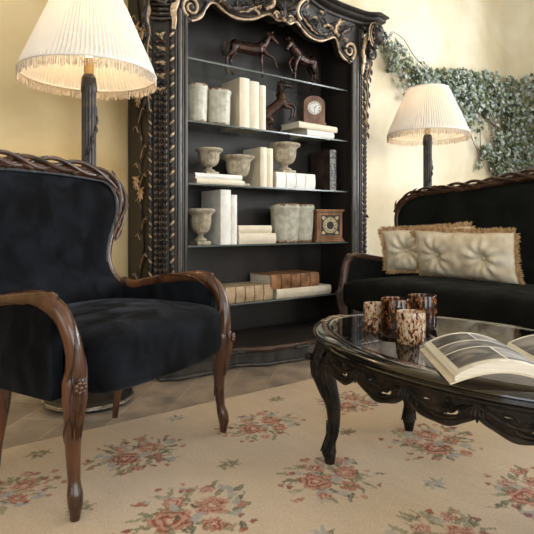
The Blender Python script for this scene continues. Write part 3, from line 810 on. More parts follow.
for s in (-1, 1):
    # side: panel with flowering stems in worn gilding
    mb = MB(); x0 = s * HS
    mb.box((min(x0, x0 - s * .03), .085, .10), (max(x0, x0 - s * .03), DP, ZT))
    mb.build('side_panel', M['ebony'], cab, bevel=.004)
    # inner lining of the opening
    mb = MB(); mb.box((min(s * OP, s * (OP + .02)), .05, .12), (max(s * OP, s * (OP + .02)), DP - .02, ZT)); mb.build('inner_side', M['ebony_in'], cab, smooth=False)
    mb = MB()
    P = lambda u, v, w, s=s: V((s * (HS + w), u * .9 + .04, v))   # u = depth, v = height
    out = (s, 0, 0); r = random.Random(4 + s)
    stem = cr_spline([P(.10, .14, .004), P(.16, .45, .004), P(.10, .75, .004), P(.15, 1.05, .004), P(.12, 1.3, .004), P(.19, 1.6, .004), P(.15, 1.9, .004), P(.20, 2.2, .004)], 8)
    mb.tube(stem, .005, 6, 0)
    for i in range(3, len(stem) - 3, 3):
        sd = 1 if (i // 3) % 2 else -1; p = stem[i]; L = r.uniform(.08, .13)
        pl = cr_spline([p, p + V((0, sd * L * .25, L * .45)), p + V((0, sd * L * .55, L * .75)), p + V((0, sd * L * .8, L * .62))], 4)
        mb.leaf(pl, out, .020, 2, lobes=3, cup=.45, n=9)
        mb.tube([q + V((s * .009, 0, 0)) for q in pl[(4 if i % 2 else 0):]], .0026, 5, 1)
    for (u, v) in ((.13, 1.05), (.20, 1.12), (.16, 1.60), (.10, 1.98), (.20, 2.02), (.17, 2.25), (.24, 1.83)):
        for k in range(7):
            a = -pi / 2 + (k - 3) * .62; c = P(u + cos(a) * .03, v + sin(a) * .034, .010)
            d = V((0, cos(a), sin(a))); mb.leaf([P(u, v, .006), c, c + d * .028], out, .011, 1, lobes=1, cup=.5, n=5)
        mb.ell(P(u, v, .009), (.007, .011, .012), 8, 5, 1)
    mb.build('floral_carving', E2, cab)
    # pilaster: two beaded borders around a carved husk chain, then plain mouldings towards the opening
    xo, xi = HW, OP     # outer, inner
    mb = MB()
    ol = [(xi, 0), (HG, 0), (HG + (xo - HG) * cos(CA), (xo - HG) * sin(CA)), (HG + (xo - HG) * cos(CA) - .01, .14), (xi, .055)]
    mb.prism(ol, lambda u, v, w, s=s: V((s * u, v, w)), .10, ZT, 0)
    body = mb; mb = MB()
    def col(x, rad, z0, z1, mat, y=0.0, n=10): mb.tube([(s * x, y, z0), (s * x, y, z1)], rad, n, mat)
    col(xo - .012, .014, .11, 2.02, 0); col(xo - .135, .013, .11, 2.02, 0)
    col(xi + .078, .011, .11, 2.30, 0); col(xi + .052, .016, .11, 2.10, 3, y=.004); col(xi + .028, .006, .11, 2.10, 3, y=0); col(xi + .010, .013, .11, 2.05, 3, y=.002)
    mb.box((min(s * (xi + .036), s * (xi + .040)), -.004, .11), (max(s * (xi + .036), s * (xi + .040)), 0.002, 2.1), 1)
    col(HG - .004, .0045, .11, 2.02, 1, y=-.002); cant(mb, s); mb.add(body.v, body.f, 0)
    o_ = mb.build('pilaster', E2, cab, bevel=.003)
    mb = MB()
    z = .14; k = 0
    while z < 1.98:      # gilded darts on both borders
        for x, t in ((xo - .012, 1), (xo - .135, -1)):
            b = V((s * x, -.013, z)); mb.leaf([b + V((-s * t * .010, .004, -.014)), b + V((0, -.004, 0)), b + V((s * t * .010, .004, .016))], (0, -1, 0), .0055, 1, lobes=1, cup=.7, n=5)
            mb.ell((s * x, -.008, z + .036), (.010, .008, .016), 8, 5, 2)
        z += .072; k += 1
    xm = xo - .072; z = .14; k = 0
    while z < 1.62:      # husk chain, dark
        for q in (-1, 0, 1):
            b = V((s * (xm + q * .020), -.006, z + .03)); mb.leaf([b, b + V((s * q * .006, -.014, -.022)), b + V((s * q * .012, -.005, -.052))], (0, -1, 0), .015, 2, lobes=1, cup=.6, n=6)
        mb.tube([(s * (xm - .033), -.003, z - .01), (s * xm, -.016, z + .015), (s * (xm + .033), -.003, z - .01)], .004, 5, 2)
        z += .034; k += 1
    z = 1.62; r = random.Random(9)
    while z < 2.0:       # gilded blossoms and leaf tips in the upper part of the chain
        for q in range(5):
            a = q * 2 * pi / 5 + r.uniform(0, 1); b = V((s * xm, -.012, z)); d = V((cos(a), 0, sin(a)))
            mb.leaf([b, b + d * .016 + V((0, -.008, 0)), b + d * .034], (0, -1, 0), .009, 1 if q % 2 == 0 else 2, lobes=1, cup=.6, n=6)
        mb.ell((s * xm, -.018, z), (.009, .007, .009), 8, 5, 1)
        for q in (-1, 1): mb.leaf([(s * xm, -.008, z - .03), (s * (xm + q * .022), -.018, z - .042), (s * (xm + q * .040), -.006, z - .028)], (0, -1, 0), .010, 2, lobes=1, cup=.6, n=6)
        z += .078
    cant(mb, s); mb.build('pilaster_carving', E2, cab)
    # console at the head of the pilaster: gilt scrolled edges, ribbed field, rosette
    mb = MB()
    for x, t in ((xo - .005, 1), (xo - .142, -1)):
        pts = [(x, 1.97), (x + t * .004, 2.02), (x + t * -.004, 2.07), (x + t * .012, 2.13), (x + t * .004, 2.2), (x - t * .014, 2.27)]
        pp = cr_spline([V((s * a, -.012 - .035 * max(0, (b - 1.95)) / .3, b)) for a, b in pts], 5)
        mb.tube(pp, [interp(i / (len(pp) - 1), [(0, .006), (.4, .013), (1, .010)]) for i in range(len(pp))], 8, 1)
    for i in range(9):
        z = 2.03 + i * .026; mb.tube([(s * (xo - .13), -.01, z), (s * xm, -.03 - i * .004, z - .012), (s * (xo - .015), -.01, z)], .010, 7, 2)
    P = lambda u, v, w: V((s * u, -.055 - w, v))
    mb.spiral(P, (xm, 2.13), .040, 1.6, 0, 1, .009, 2)
    mb.spiral(P, (xm, 2.13), .030, 1.2, 1.2, 1, .004, 1)
    cant(mb, s); mb.build('console', E2, cab)
# cherub heads over the pilasters
def carved_head(s):
    mb = MB(); c = V((s * .875, -.070, 2.262))
    o = V((s * .72, -.69, -.10)).normalized(); sd = V((0, 0, 1)).cross(o).normalized(); up = o.cross(sd)
    rot = Matrix((sd, o, up)).transposed()
    def E_(a, b, r): mb.ell(c + (sd * a[0] + o * a[1] + up * a[2]) * 1.3, [q * 1.3 for q in r], 14, 10, b, rot=rot)
    E_((0, 0, 0), 2, (.043, .045, .055))           # skull
    E_((0, .018, -.020), 2, (.034, .034, .036))    # cheeks and jaw
    E_((0, .052, -.008), 2, (.0075, .013, .012))   # nose
    E_((0, .049, .001), 2, (.005, .008, .015))
    for q in (-1, 1):
        E_((q * .016, .040, .004), 2, (.008, .006, .005)); E_((q * .016, .041, .014), 2, (.012, .007, .004))
        E_((q * .044, .0, -.004), 2, (.007, .010, .014)); E_((q * .021, .036, -.020), 2, (.013, .010, .012))
    E_((0, .046, -.026), 2, (.011, .007, .0035)); E_((0, .045, -.032), 2, (.009, .007, .0035)); E_((0, .040, -.046), 2, (.012, .011, .010))
    r = random.Random(3)
    for k in range(46):
        a = r.uniform(0, 2 * pi); e = r.uniform(.1, 1.5); d = V((cos(a) * cos(e), sin(a) * cos(e) - .25, sin(e)))
        if d.y > .35 and d.z < .75: continue
        E_((d.x * .045, d.y * .047, d.z * .056 + .004), 2, (.012, .012, .010))
    E_((0, -.01, -.062), 2, (.024, .024, .022))
    o_ = mb.m = [3] * len(mb.m); mb.build('carved_head', E2, cab)
    mb = MB()   # gilt collar and scroll that cup the head
    P = lambda a, b, w: c + sd * a + up * b + o * w
    for rr_, th, mt in ((.068, .008, 1), (.083, .007, 0), (.094, .005, 1)):
        mb.tube([c - V((s * .01, -.01, 0)) + V((-s * 1, -.25, 0)).normalized() * (cos(a) * rr_) * 1 + V((0, 0, 1)) * sin(a) * rr_ for a in [(-.35 * pi + q * 1.65 * pi / 18 * .95) for q in range(19)]], th, 8, mt)
    for k in range(15):
        a = -.3 * pi + k * 1.5 * pi / 14; d = V((-s * .97, -.24, 0)) * cos(a) + V((0, 0, 1)) * sin(a)
        mb.leaf([c + d * .050, c + d * .064 + V((0, -.008, 0)), c + d * .078], (0, -1, 0), .007, 1 if k % 2 else 2, lobes=1, cup=.7, n=5)
    mb.spiral(lambda a, b, w: V((s * (.84 + a), -.035, 2.13 + b)), (.02, 0), .045, 1.7, 1.2, -1, .010, 2)
    P2 = cr_spline([V((s * .915, .04, 2.12)), V((s * .922, .05, 2.02)), V((s * .900, .06, 1.95)), V((s * .915, .06, 1.84)), V((s * .900, .065, 1.72)), V((s * .908, .065, 1.60)), V((s * .897, .07, 1.5))], 6)
    mb.tube(P2, [.014 - .0002 * i for i in range(len(P2))], 8, 0); mb.tube([p + V((-s * .008, -.009, 0)) for p in P2], .0035, 6, 1)
    for i in range(0, len(P2) - 4, 4): mb.leaf([P2[i], P2[i] + V((s * .016, -.006, -.02)), P2[i] + V((s * .022, 0, -.05))], (0, -1, 0), .012, 2, lobes=2, cup=.5, n=7)
    mb.build('scroll_bracket', E2, cab)
for s in (-1, 1): carved_head(s)

# valance: scalloped carved frieze with gilt lower edge
vh = [(0, 2.205), (.05, 2.190), (.085, 2.205), (.115, 2.214), (.17, 2.190), (.23, 2.160), (.31, 2.145), (.38, 2.150), (.44, 2.172), (.49, 2.196), (.530, 2.186), (.552, 2.150), (.574, 2.105), (.615, 2.070), (.665, 2.055), (.70, 2.045)]
edge = [V((u, 0, v)) for u, v in vh]; edge = cr_spline(edge, 5)
full = [V((-p.x, 0, p.z)) for p in reversed(edge)] + edge[1:]
full = [V((p.x + .022 * max(0, 1 - abs(p.x) / .6), 0, p.z)) for p in full]
def ztop(x): return 2.335 + .10 * math.exp(-(x / .27) ** 2)
mb = MB()
def bowy(x, z): return -.045 * max(0, min(1, (z - 2.10) / .24)) ** 1.3 - .03 * math.exp(-(x / .22) ** 2)
K = 9; rows = []
for p in full:
    zt = ztop(p.x); rows.append([(p.x, .028 + bowy(p.x, p.z + (zt - p.z) * j / K) - .0 - .012 * sin(pi * j / K), p.z + (zt - p.z) * j / K) for j in range(K + 1)] + [(p.x, .07, zt), (p.x, .07, p.z)])
mb.rings(rows, 0)
mb.build('valance', E2, cab)
mb = MB()
tp = [V((p.x, .020 + bowy(p.x, p.z), p.z - .002)) for p in full]
mb.tube(tp, [.0065 + .004 * abs(sin(i * .33)) for i in range(len(tp))], 8, 1)
tp2 = [V((p.x, .016 + bowy(p.x, p.z + .028), p.z + .026)) for p in full[6:-6]]
mb.tube(tp2, .006, 6, 0)
mb.tube([V((p.x, .012 + bowy(p.x, p.z + .02), p.z + .014)) for p in full[4:-4]], .006, 6, 2)
mb.build('valance_edge', E2, cab)
mb = MB(); r = random.Random(21)
FP = lambda u, v, w=0: V((u, .010 + bowy(u, v) - w, v))
for s in (-1, 1):
    P = lambda u, v, w, s=s: FP(s * u, v, .008 + w)
    mb.spiral(P, (.655, 2.128), .062, 1.6, -1.2, 1, .012, 1)          # big gilt volute
    mb.spiral(P, (.655, 2.128), .080, 1.2, -1.6, 1, .009, 3)
    for (u, v, rr_) in ((.19, 2.262, .030), (.33, 2.222, .022), (.49, 2.262, .024)):
        mb.spiral(P, (u, v), rr_, 1.5, r.uniform(0, 6), 1 if r.random() < .5 else -1, .006, 2)
    # leaf sprays along the field, some tips gilt
    for k in range(30):
        u = .12 + .50 * (k / 30) + r.uniform(-.01, .01); zlo = interp(u, vh) + .035; zt = ztop(u) - .03
        if zt <= zlo: continue
        v = r.uniform(zlo, zt); a = r.uniform(-.6, .9) + (pi if r.random() < .4 else 0); L = r.uniform(.03, .06)
        pl = [P(u, v, 0), P(u + cos(a) * L * .5, v + sin(a) * L * .5 + .006, .008), P(u + cos(a) * L, v + sin(a) * L, 0)]
        mb.leaf(pl, (0, -1, 0), .011, 1 if k % 3 == 0 else 2, lobes=2, cup=.6, n=7)
    # big acanthus sweeping up from the edge to the shell
    for (pts, w, mt) in (([(.46, 2.205), (.38, 2.178), (.28, 2.205), (.20, 2.245)], .022, 2), ([(.40, 2.172), (.30, 2.186), (.22, 2.218), (.165, 2.245)], .012, 1),
                         ([(.53, 2.20), (.49, 2.235), (.52, 2.29), (.57, 2.31)], .018, 1), ([(.55, 2.17), (.57, 2.23), (.62, 2.26), (.66, 2.30)], .018, 2)):
        mb.leaf(cr_spline([P(a, b, .006) for a, b in pts], 5), (0, -1, 0), w, mt, lobes=5, cup=.5, n=24)
    mb.tube(cr_spline([P(.145, 2.225, .01), P(.10, 2.255, .02), P(.112, 2.31, .02), P(.16, 2.355, .01)], 6), .012, 8, 1)
    mb.tube(cr_spline([P(.165, 2.235, .01), P(.125, 2.262, .02), P(.138, 2.305, .02), P(.185, 2.34, .01)], 6), .008, 8, 0)
    mb.build('valance_carving', E2, cab); mb = MB()
# central shell cartouche
mb = MB()
for k in range(9):
    a = pi * (.08 + .84 * k / 8); c = V((0, -.045, 2.25)); d = V((cos(a), 0, sin(a)))
    mb.leaf([c, c + d * .05 + V((0, -.025, 0)), c + d * .105], (0, -1, 0), .020, 2 if k % 2 else 0, lobes=1, cup=.7, n=8)
for k in range(22):
    a = r.uniform(0, 6.28); q = r.uniform(0, .075); mb.ell((cos(a) * q, -.055, 2.245 + sin(a) * q * .6), (.013, .012, .011), 8, 6, 2)
for s in (-1, 1):
    mb.spiral(lambda a, b, w: V((s * a, -.05, b)), (.055, 2.205), .026, 1.3, 0, 1, .008, 1)
    mb.leaf([V((0, -.04, 2.215)), V((s * .03, -.06, 2.20)), V((s * .065, -.045, 2.225))], (0, -1, 0), .016, 2, lobes=2)
mb.ell((0, -.05, 2.192), .017, 10, 8, 1); mb.ell((0, -.066, 2.192), .007, 8, 6, 2)
mb.build('shell_cartouche', E2, cab)
# cornice: moulded profile swept round three sides with an arched centre
prof = [(0, -.010), (.012, -.004), (.018, .006), (.016, .016), (.030, .022), (.050, .026), (.058, .040), (.052, .052), (.070, .058), (.078, .066), (.072, .076), (.0, .080)]
path = []
for i in range(7): path.append((-HW, DP - (DP - .0) * i / 6 * 1.0, 0))
xs = [-HW + 2 * HW * i / 80 for i in range(81)]
front = []
for x in xs: front.append((x, -.012 - .03 * math.exp(-((abs(x) - .86) / .07) ** 2) - .045 * math.exp(-(x / .25) ** 2), .012 * math.exp(-((abs(x) - .88) / .06) ** 2) + .10 * math.exp(-(x / .27) ** 2)))
path = [(-HW, DP), (-HW, .12)]
ring = []
def prow(x, y, dz, nx_, ny_): return [V((x + nx_ * a, y + ny_ * a, 2.335 + dz + b)) for a, b in prof] + [V((x - nx_ * .02, y - ny_ * .02, 2.415 + dz)), V((x - nx_ * .02, y - ny_ * .02, 2.325 + dz))]
ring.append(prow(-HW, DP, 0, -1, 0)); ring.append(prow(-HW, .06, 0, -1, 0)); ring.append(prow(-HW, .0, .01, -1, 0))
for k, (x, y, dz) in enumerate(front):
    if k == 0: nx_, ny_ = -.9, -.9
    elif k == 80: nx_, ny_ = .9, -.9
    else: nx_, ny_ = 0, -1
    ring.append(prow(x, y, dz, nx_, ny_))
ring.append(prow(HW, .0, .01, 1, 0)); ring.append(prow(HW, .06, 0, 1, 0)); ring.append(prow(HW, DP, 0, 1, 0))
mb = MB(); mb.rings(ring, 0)
mb.build('cornice', M['ebony'], cab, angle=50)
# base: serpentine plinth, floor board, moulding
def by(x):
    return sinterp(abs(x), [(0, -.235), (.20, -.215), (.43, -.125), (.62, -.165), (.80, -.165), (.915, -.12)])
bx_ = [-HW + 2 * HW * i / 72 for i in range(73)]
def plan(off): return [(x * (1 + off / HW), by(x) - off) for x in bx_] + [(HW + off, DP), (-HW - off, DP)]
mb = MB(); mb.prism(plan(-.015), lambda u, v, w: V((u, v, w)), 0, .085); mb.build('plinth', M['slate'], cab, angle=30)
mb = MB(); mb.prism(plan(-.02), lambda u, v, w: V((u, v, w)), .085, .118); mb.build('floor_board', M['ebony_in'], cab, angle=30)
mb = MB()
pl = plan(0)[:73]; mb.tube([V((-HW, .2, .1))] + [V((u, v + .012, .102)) for u, v in pl] + [V((HW, .2, .1))], .017, 10, 0)
mb.tube([V((u, v + .004, .088)) for u, v in plan(-.006)[:73]], .008, 8, 1); mb.tube([V((u, v + .008, .012)) for u, v in plan(0)[:73]], .012, 8, 1)
for q in (-.43, 0, .43):
    for t in (-1, 1): mb.leaf([V((q, by(q) - .012, .1)), V((q + t * .03, by(q) - .018, .098)), V((q + t * .075, by(q + t * .075) - .008, .098))], (0, -1, .4), .013, 1, lobes=2, cup=.5)
mb.build('base_moulding', [M['walnut_dark'], M['slate']], cab, angle=40)
# glass shelves
SH = [.353, .727, 1.101, 1.475, 1.849]
for z in SH:
    mb = MB(); mb.box((-OP + .002, .0465, z - .010), (OP - .002, DP - .022, z)); gs = mb.build('glass_shelf', M['glass_shelf'], cab, smooth=False)
    mb = MB(); mb.box((-OP + .002, .045, z - .010), (OP - .002, .0465, z)); mb.build('polished_edge', M['glass_edge'], gs, smooth=False)

# ------------------------------------------------------------------ books
def book(name, label, L, D, T, cover, page, loc, rot, group=None, bands=0, spine=None, band=None):
    """lying flat: length L on x (centred), spine on the y=0 side, depth D, thickness T on z."""
    root = thing(name, label, 'book', loc, rot=rot, group=group)
    ct = .0032
    mb = MB(); rg = []
    for x in (-L / 2, L / 2):
        o = [(x, .008 - .008 * sin(pi * q / 8), T * q / 8) for q in range(9)]
        rg.append([(x, D, 0)] + o + [(x, D, T), (x, D, T - ct), (x, .012, T - ct), (x, .012, ct), (x, D, ct)])
    mb.rings(rg)
    co = mb.build('cover', cover, root, angle=50)
    mb = MB(); mb.rings([[(x, .012, ct), (x, .012, T - ct), (x, D - .004, T - ct), (x, D - .009, T / 2), (x, D - .004, ct)] for x in (-L / 2 + .004, L / 2 - .004)])
    mb.build('page_block', page, root, smooth=False)
    if spine:
        mb = MB(); mb.rings([[(x, .0075 - .008 * sin(pi * q / 8), T * q / 8) for q in range(9)] + [(x, .010, T), (x, .010, 0)] for x in (-L / 2 - .0004, L / 2 + .0004)]); mb.build('spine', spine, root)
    for b in range(bands):
        x = -L / 2 + L * (b + 1) / (bands + 1); mb = MB()
        mb.tube([(x, .0085 - .009 * sin(pi * q / 8), T * q / 8) for q in range(9)], .0042, 6)
        mb.build('spine_band', band or spine or cover, root)
    return root
UP = lambda tz=0: (0, -pi / 2, tz)
def wl(x, y, z): return (x, y, z)
F0 = CY   # cabinet front plane in world y
def upright(name, label, xr, y, zs, H, D, T, cover, page, **k):   # xr: right face x (world); spine towards the viewer
    return book(name, label, H, D, T, cover, page, (xr, y, zs + H / 2), (0, -pi / 2, 0), **k)
def flatb(name, label, xc, y, z, L, D, T, cover, page, rz=0, **k):
    return book(name, label, L, D, T, cover, page, (xc, y, z), (0, 0, rz), **k)
s1, s2, s3, s4, s5 = SH[4], SH[3], SH[2], SH[1], SH[0]
YB = F0 + .075
# second shelf
upright('hardback_book', 'thickest and leftmost of the three upright cream books beside the lidless stone jars', 2.02, YB, s2, .325, .23, .078, M['cream'], M['paper'], group='upright cream books beside the jars')
upright('hardback_book', 'middle book of the three upright cream books beside the jars', 2.098, YB, s2, .315, .23, .074, M['cream'], M['paper'], group='upright cream books beside the jars')
upright('hardback_book', 'thinnest and rightmost of the three upright cream books, next to the rearing horse', 2.152, YB, s2, .300, .22, .050, M['cream'], M['paper'], group='upright cream books beside the jars')
flatb('hardback_book', 'white book lying under the arched clock, lower of the pair', 2.63, F0 + .060, s2, .26, .20, .050, M['white'], M['paper'], group='white books under the arched clock')
flatb('hardback_book', 'longer cream book lying directly under the arched clock, upper of the pair', 2.60, F0 + .050, s2 + .0502, .38, .20, .042, M['cream'], M['paper'], rz=R(2), group='white books under the arched clock')
# third shelf
flatb('hardback_book', 'cream paper-edged book at the bottom of the pair under the left small urn', 1.80, YB, s3, .35, .22, .034, M['cream'], M['paper'], group='flat books under the left small urn')
flatb('hardback_book', 'pale book on top of the pair that carries the left small urn', 1.79, YB + .004, s3 + .0342, .34, .21, .034, M['white'], M['paper'], rz=R(-1), group='flat books under the left small urn')
upright('hardback_book', 'left of two upright cream books behind the squat urn on the third shelf from top', 2.160, YB, s3, .265, .21, .052, M['cream'], M['paper'], group='upright cream books behind the squat urn')
upright('hardback_book', 'right of two upright cream books beside the urn on the thick white book', 2.212, YB, s3, .262, .20, .050, M['cream'], M['paper'], group='upright cream books behind the squat urn')
flatb('hardback_book', 'thick white book with tan spine corner lying under the tallest urn', 2.405, YB - .01, s3, .35, .22, .108, M['white'], M['paper'], bands=3)
upright('hardback_book', 'upright dark book with silver tooled banded spine at the right end of its shelf', 2.80, YB, s3, .300, .22, .062, M['darkleather'], M['paper'], bands=5, spine=M['spinegrey'])
# fourth shelf
upright('hardback_book', 'taller thicker white book standing upright beside the lowest urn', 1.875, YB, s4, .345, .25, .076, M['white'], M['paper'], group='upright white books beside the lowest urn')
upright('hardback_book', 'slimmer shorter white book standing right of the tallest white book', 1.922, YB, s4, .315, .24, .044, M['white'], M['paper'], group='upright white books beside the lowest urn')
flatb('hardback_book', 'cream book at the bottom of the flat pair beside the white upright books', 2.085, YB, s4, .30, .22, .068, M['cream'], M['paper'], group='flat cream pair on the fourth shelf')
flatb('hardback_book', 'cream book on top of the flat pair beside the glazed pots', 2.07, YB + .006, s4 + .0682, .27, .20, .052, M['cream'], M['paper'], rz=R(1), group='flat cream pair on the fourth shelf')
# fifth shelf
flatb('vellum_book', 'thick tan vellum book with raised bands on the lowest shelf', 2.02, YB, s5, .37, .24, .100, M['vellumtan'], M['paper'], bands=4, band=M['leather'])
flatb('hardback_book', 'cream book lying under the brown leather volume on the lowest shelf', 2.485, YB - .01, s5, .50, .22, .062, M['cream'], M['paper'])
flatb('leather_book', 'thick brown leather book with raised bands, on top of a cream book', 2.405, YB - .005, s5 + .0622, .43, .26, .098, M['leather'], M['paper'], bands=4, band=M['darkleather'])

# ------------------------------------------------------------------ urns, jars, pots
def urn_proto(name, label, r, h, loc, foot=1.0, group='weathered stone urns'):
    root = thing(name, label, 'urn', loc, group=group)
    pr = [(.02, .10), (.34, .10), (.46, .12), (.42, .16), (.24, .20), (.20, .25), (.22, .29), (.34, .31), (.50, .36), (.62, .45), (.68, .56), (.71, .70), (.74, .80), (.84, .86), (.97, .91), (1.0, .94), (.98, .98), (.90, 1.0), (.80, .97), (.68, .88), (.60, .60), (.36, .42), (.02, .40)]
    mb = MB(); mb.lathe([(a * r, b * h) for a, b in pr], 48, wob=lambda th, z: .05 * abs(sin(th * 8)) if .33 * h < z < .8 * h else 0)
    mb.build('bowl', M['stone'], root, angle=60)
    mb = MB(); q = .52 * r; mb.box((-q, -q, 0), (q, q, .10 * h)); mb.build('plinth', M['stone'], root, bevel=.004)
    return root
urn_proto('stone_urn', 'small stone urn standing on two flat books at the left of its shelf', .090, .165, (1.76, F0 + .16, s3 + .0684))
urn_proto('stone_urn', 'squat wide stone urn standing directly on the glass before cream books', .110, .205, (1.985, F0 + .165, s3))
urn_proto('stone_urn', 'stone urn on the thick white book, highest of the four urns', .112, .210, (2.365, F0 + .15, s3 + .1082))
urn_proto('stone_urn', 'stone urn on the lower shelf in front of the white upright books', .092, .225, (1.69, F0 + .145, s4))
def jar(label, r, h, loc, flare=0, nm='stone_jar', rz=0):
    root = thing(nm, label, 'jar' if nm == 'stone_jar' else 'pot', loc, rz, group='glazed stone jars' if nm == 'stone_jar' else 'glazed terracotta pots')
    mb = MB()
    pr = [(.02, 0), (r * (.86 - flare), 0), (r * (.90 - flare), .008), (r * (.95 - flare * .5), h * .4), (r * .97, h * .84), (r * 1.0, h * .86), (r * 1.04, h * .90), (r * 1.03, h * .97), (r * .98, h), (r * .88, h), (r * .86, h * .93), (r * .82, h * .1), (.02, h * .08)]
    mb.lathe(pr, 64, wob=lambda th, z: .012 * sin(th * 16) if .03 * h < z < .8 * h else 0); mb.build('body', M['pot'], root, angle=60)
    return root
jar('pale glazed jar at the left end of its shelf, touching the bookcase frame', .072, .238, (1.650, F0 + .13, s2))
jar('pale glazed jar between the leftmost jar and the cream books', .080, .228, (1.806, F0 + .125, s2), rz=2)
jar('chipped grey-green pot, left of the two pots beside the square clock', .104, .27, (2.365, F0 + .145, s4), .06, 'glazed_pot')
jar('chipped grey-green pot right of its twin, next to the square clock', .094, .272, (2.560, F0 + .200, s4), .06, 'glazed_pot', 2.2)

# ------------------------------------------------------------------ clocks
def numerals(mb, R_, sz, P, mat=0):
    RN = ['XII', 'I', 'II', 'III', 'IIII', 'V', 'VI', 'VII', 'VIII', 'IX', 'X', 'XI']
    for k, s_ in enumerate(RN):
        a = pi / 2 - k * pi / 6; wid = {'I': .30, 'V': .62, 'X': .62}; tot = sum(wid[c] for c in s_) * sz; x = -tot / 2
        for c in s_:
            w = wid[c] * sz; xm = x + w / 2
            segs = {'I': [((0, -.5), (0, .5), .09)], 'V': [((-.26, .5), (0, -.5), .10), ((.26, .5), (0, -.5), .05)], 'X': [((-.25, .5), (.25, -.5), .10), ((.25, .5), (-.25, -.5), .05)]}[c]
            for (p, q, t) in segs:
                def W(p):
                    lx, ly = xm + p[0] * sz, p[1] * sz
                    ox, oy = cos(a), sin(a); return (ox * (R_ + ly) + oy * lx, oy * (R_ + ly) - ox * lx)
                mb.tube([P(*W(p), .0008), P(*W(q), .0008)], t * sz, 5, mat)
            x += w
def clock_faces(root, P, R_, dialmat, inkmat, hour, minute):
    mb = MB(); n = 40
    mb.rings([[P(R_ * k * cos(2 * pi * j / n), R_ * k * sin(2 * pi * j / n), w) for j in range(n)] for k, w in ((1, -.004), (1, .0), (.02, .0008))]); mb.build('dial', dialmat, root)
    mb = MB(); mb.tube([P(R_ * cos(2 * pi * j / n), R_ * sin(2 * pi * j / n), .001) for j in range(n)], R_ * .055, 8, closed=True); mb.build('bezel', M['brass'], root)
    mb = MB(); numerals(mb, R_ * .76, R_ * .24, P); 
    for k in range(60):
        a = k * pi / 30; mb.tube([P(R_ * .90 * cos(a), R_ * .90 * sin(a), .0008), P(R_ * .93 * cos(a), R_ * .93 * sin(a), .0008)], R_ * .006, 4)
    mb.build('numerals', inkmat, root)
    for ang, L, w in ((hour * pi / 6 + minute * pi / 360, .45, .035), (minute * pi / 30, .68, .025)):
        a = pi / 2 - ang; mb = MB(); mb.tube([P(-R_ * .1 * cos(a), -R_ * .1 * sin(a), .003), P(R_ * L * .7 * cos(a), R_ * L * .7 * sin(a), .003), P(R_ * L * cos(a), R_ * L * sin(a), .003)], [R_ * w, R_ * w * 1.3, R_ * .01], 5); mb.build('hand', inkmat, root)
# arched mantel clock
cl = thing('mantel_clock', 'small arched walnut clock with white dial on top of flat books', 'clock', (2.59, F0 + .085, s2 + .0924), R(-26))
w, h, d = .078, .21, .075
ol = [(-w, .018), (w, .018), (w, h - .055)] + [(w * cos(a), h - .055 + .055 * sin(a)) for a in [pi * q / 16 for q in range(1, 16)]] + [(-w, h - .055)]
mb = MB(); mb.prism(ol, lambda u, v, w_: V((u, w_, v)), .008, d); mb.build('case', M['clockwood'], cl, angle=35, bevel=.002)
mb = MB(); mb.box((-w - .008, 0, 0), (w + .008, d + .008, .018)); mb.build('base', M['clockwood'], cl, bevel=.004)
clock_faces(cl, lambda u, v, w_: V((u, .0075 - w_, v + .122)), .050, M['enamel'], M['black'], 1, 30)
# square clock
cl = thing('square_clock', 'square oak clock with a black and gold dial beside the glazed pots', 'clock', (2.742, F0 + .080, s4), R(-14))
w, h, d = .105, .215, .10
mb = MB(); mb.box((-w, .010, .025), (w, d, h)); mb.build('case', M['clockoak'], cl, bevel=.003)
mb = MB(); mb.box((-w - .013, 0, 0), (w + .013, d + .005, .013)); mb.box((-w - .006, .004, .013), (w + .006, d + .003, .025)); mb.build('base', M['clockoak'], cl, bevel=.003)
mb = MB(); mb.box((-w - .006, .004, h), (w + .006, d + .003, h + .010)); mb.box((-w - .013, 0, h + .010), (w + .013, d + .005, h + .022)); mb.build('cornice', M['clockoak'], cl, bevel=.003)
mb = MB()
for a, b in (((-w + .014, .004, .038), (-w + .026, .011, h - .012)), ((w - .026, .004, .038), (w - .014, .011, h - .012)), ((-w + .026, .004, .038), (w - .026, .011, .048)), ((-w + .026, .004, h - .022), (w - .026, .011, h - .012))): mb.box(a, b)
mb.build('dial_frame', M['clockoak'], cl, bevel=.001)
mb = MB(); mb.box((-w + .026, .007, .048), (w - .026, .0105, h - .022)); mb.build('dial_plate', M['black'], cl, smooth=False)
PC = lambda u, v, w_: V((u, .0066 - w_, v + .1205))
for sx in (-1, 1):
    for sz in (-1, 1):
        mb = MB()
        mb.leaf([PC(sx * .052, sz * .042, 0), PC(sx * .062, sz * .056, .001), PC(sx * .070, sz * .065, 0)], (0, -1, 0), .011, lobes=2, cup=.3)
        mb.leaf([PC(sx * .040, sz * .054, 0), PC(sx * .052, sz * .060, .001), PC(sx * .062, sz * .064, 0)], (0, -1, 0), .007, lobes=2, cup=.3)
        mb.build('spandrel', M['dialgold'], cl)
clock_faces(cl, PC, .058, M['dialgold'], M['black'], 10, 9)
mb = MB(); mb.rings([[PC(.030 * k * cos(2 * pi * j / 30), .030 * k * sin(2 * pi * j / 30), q) for j in range(30)] for k, q in ((1, .001), (1, .0015), (.02, .0018))]); mb.build('centre_disc', M['black'], cl)

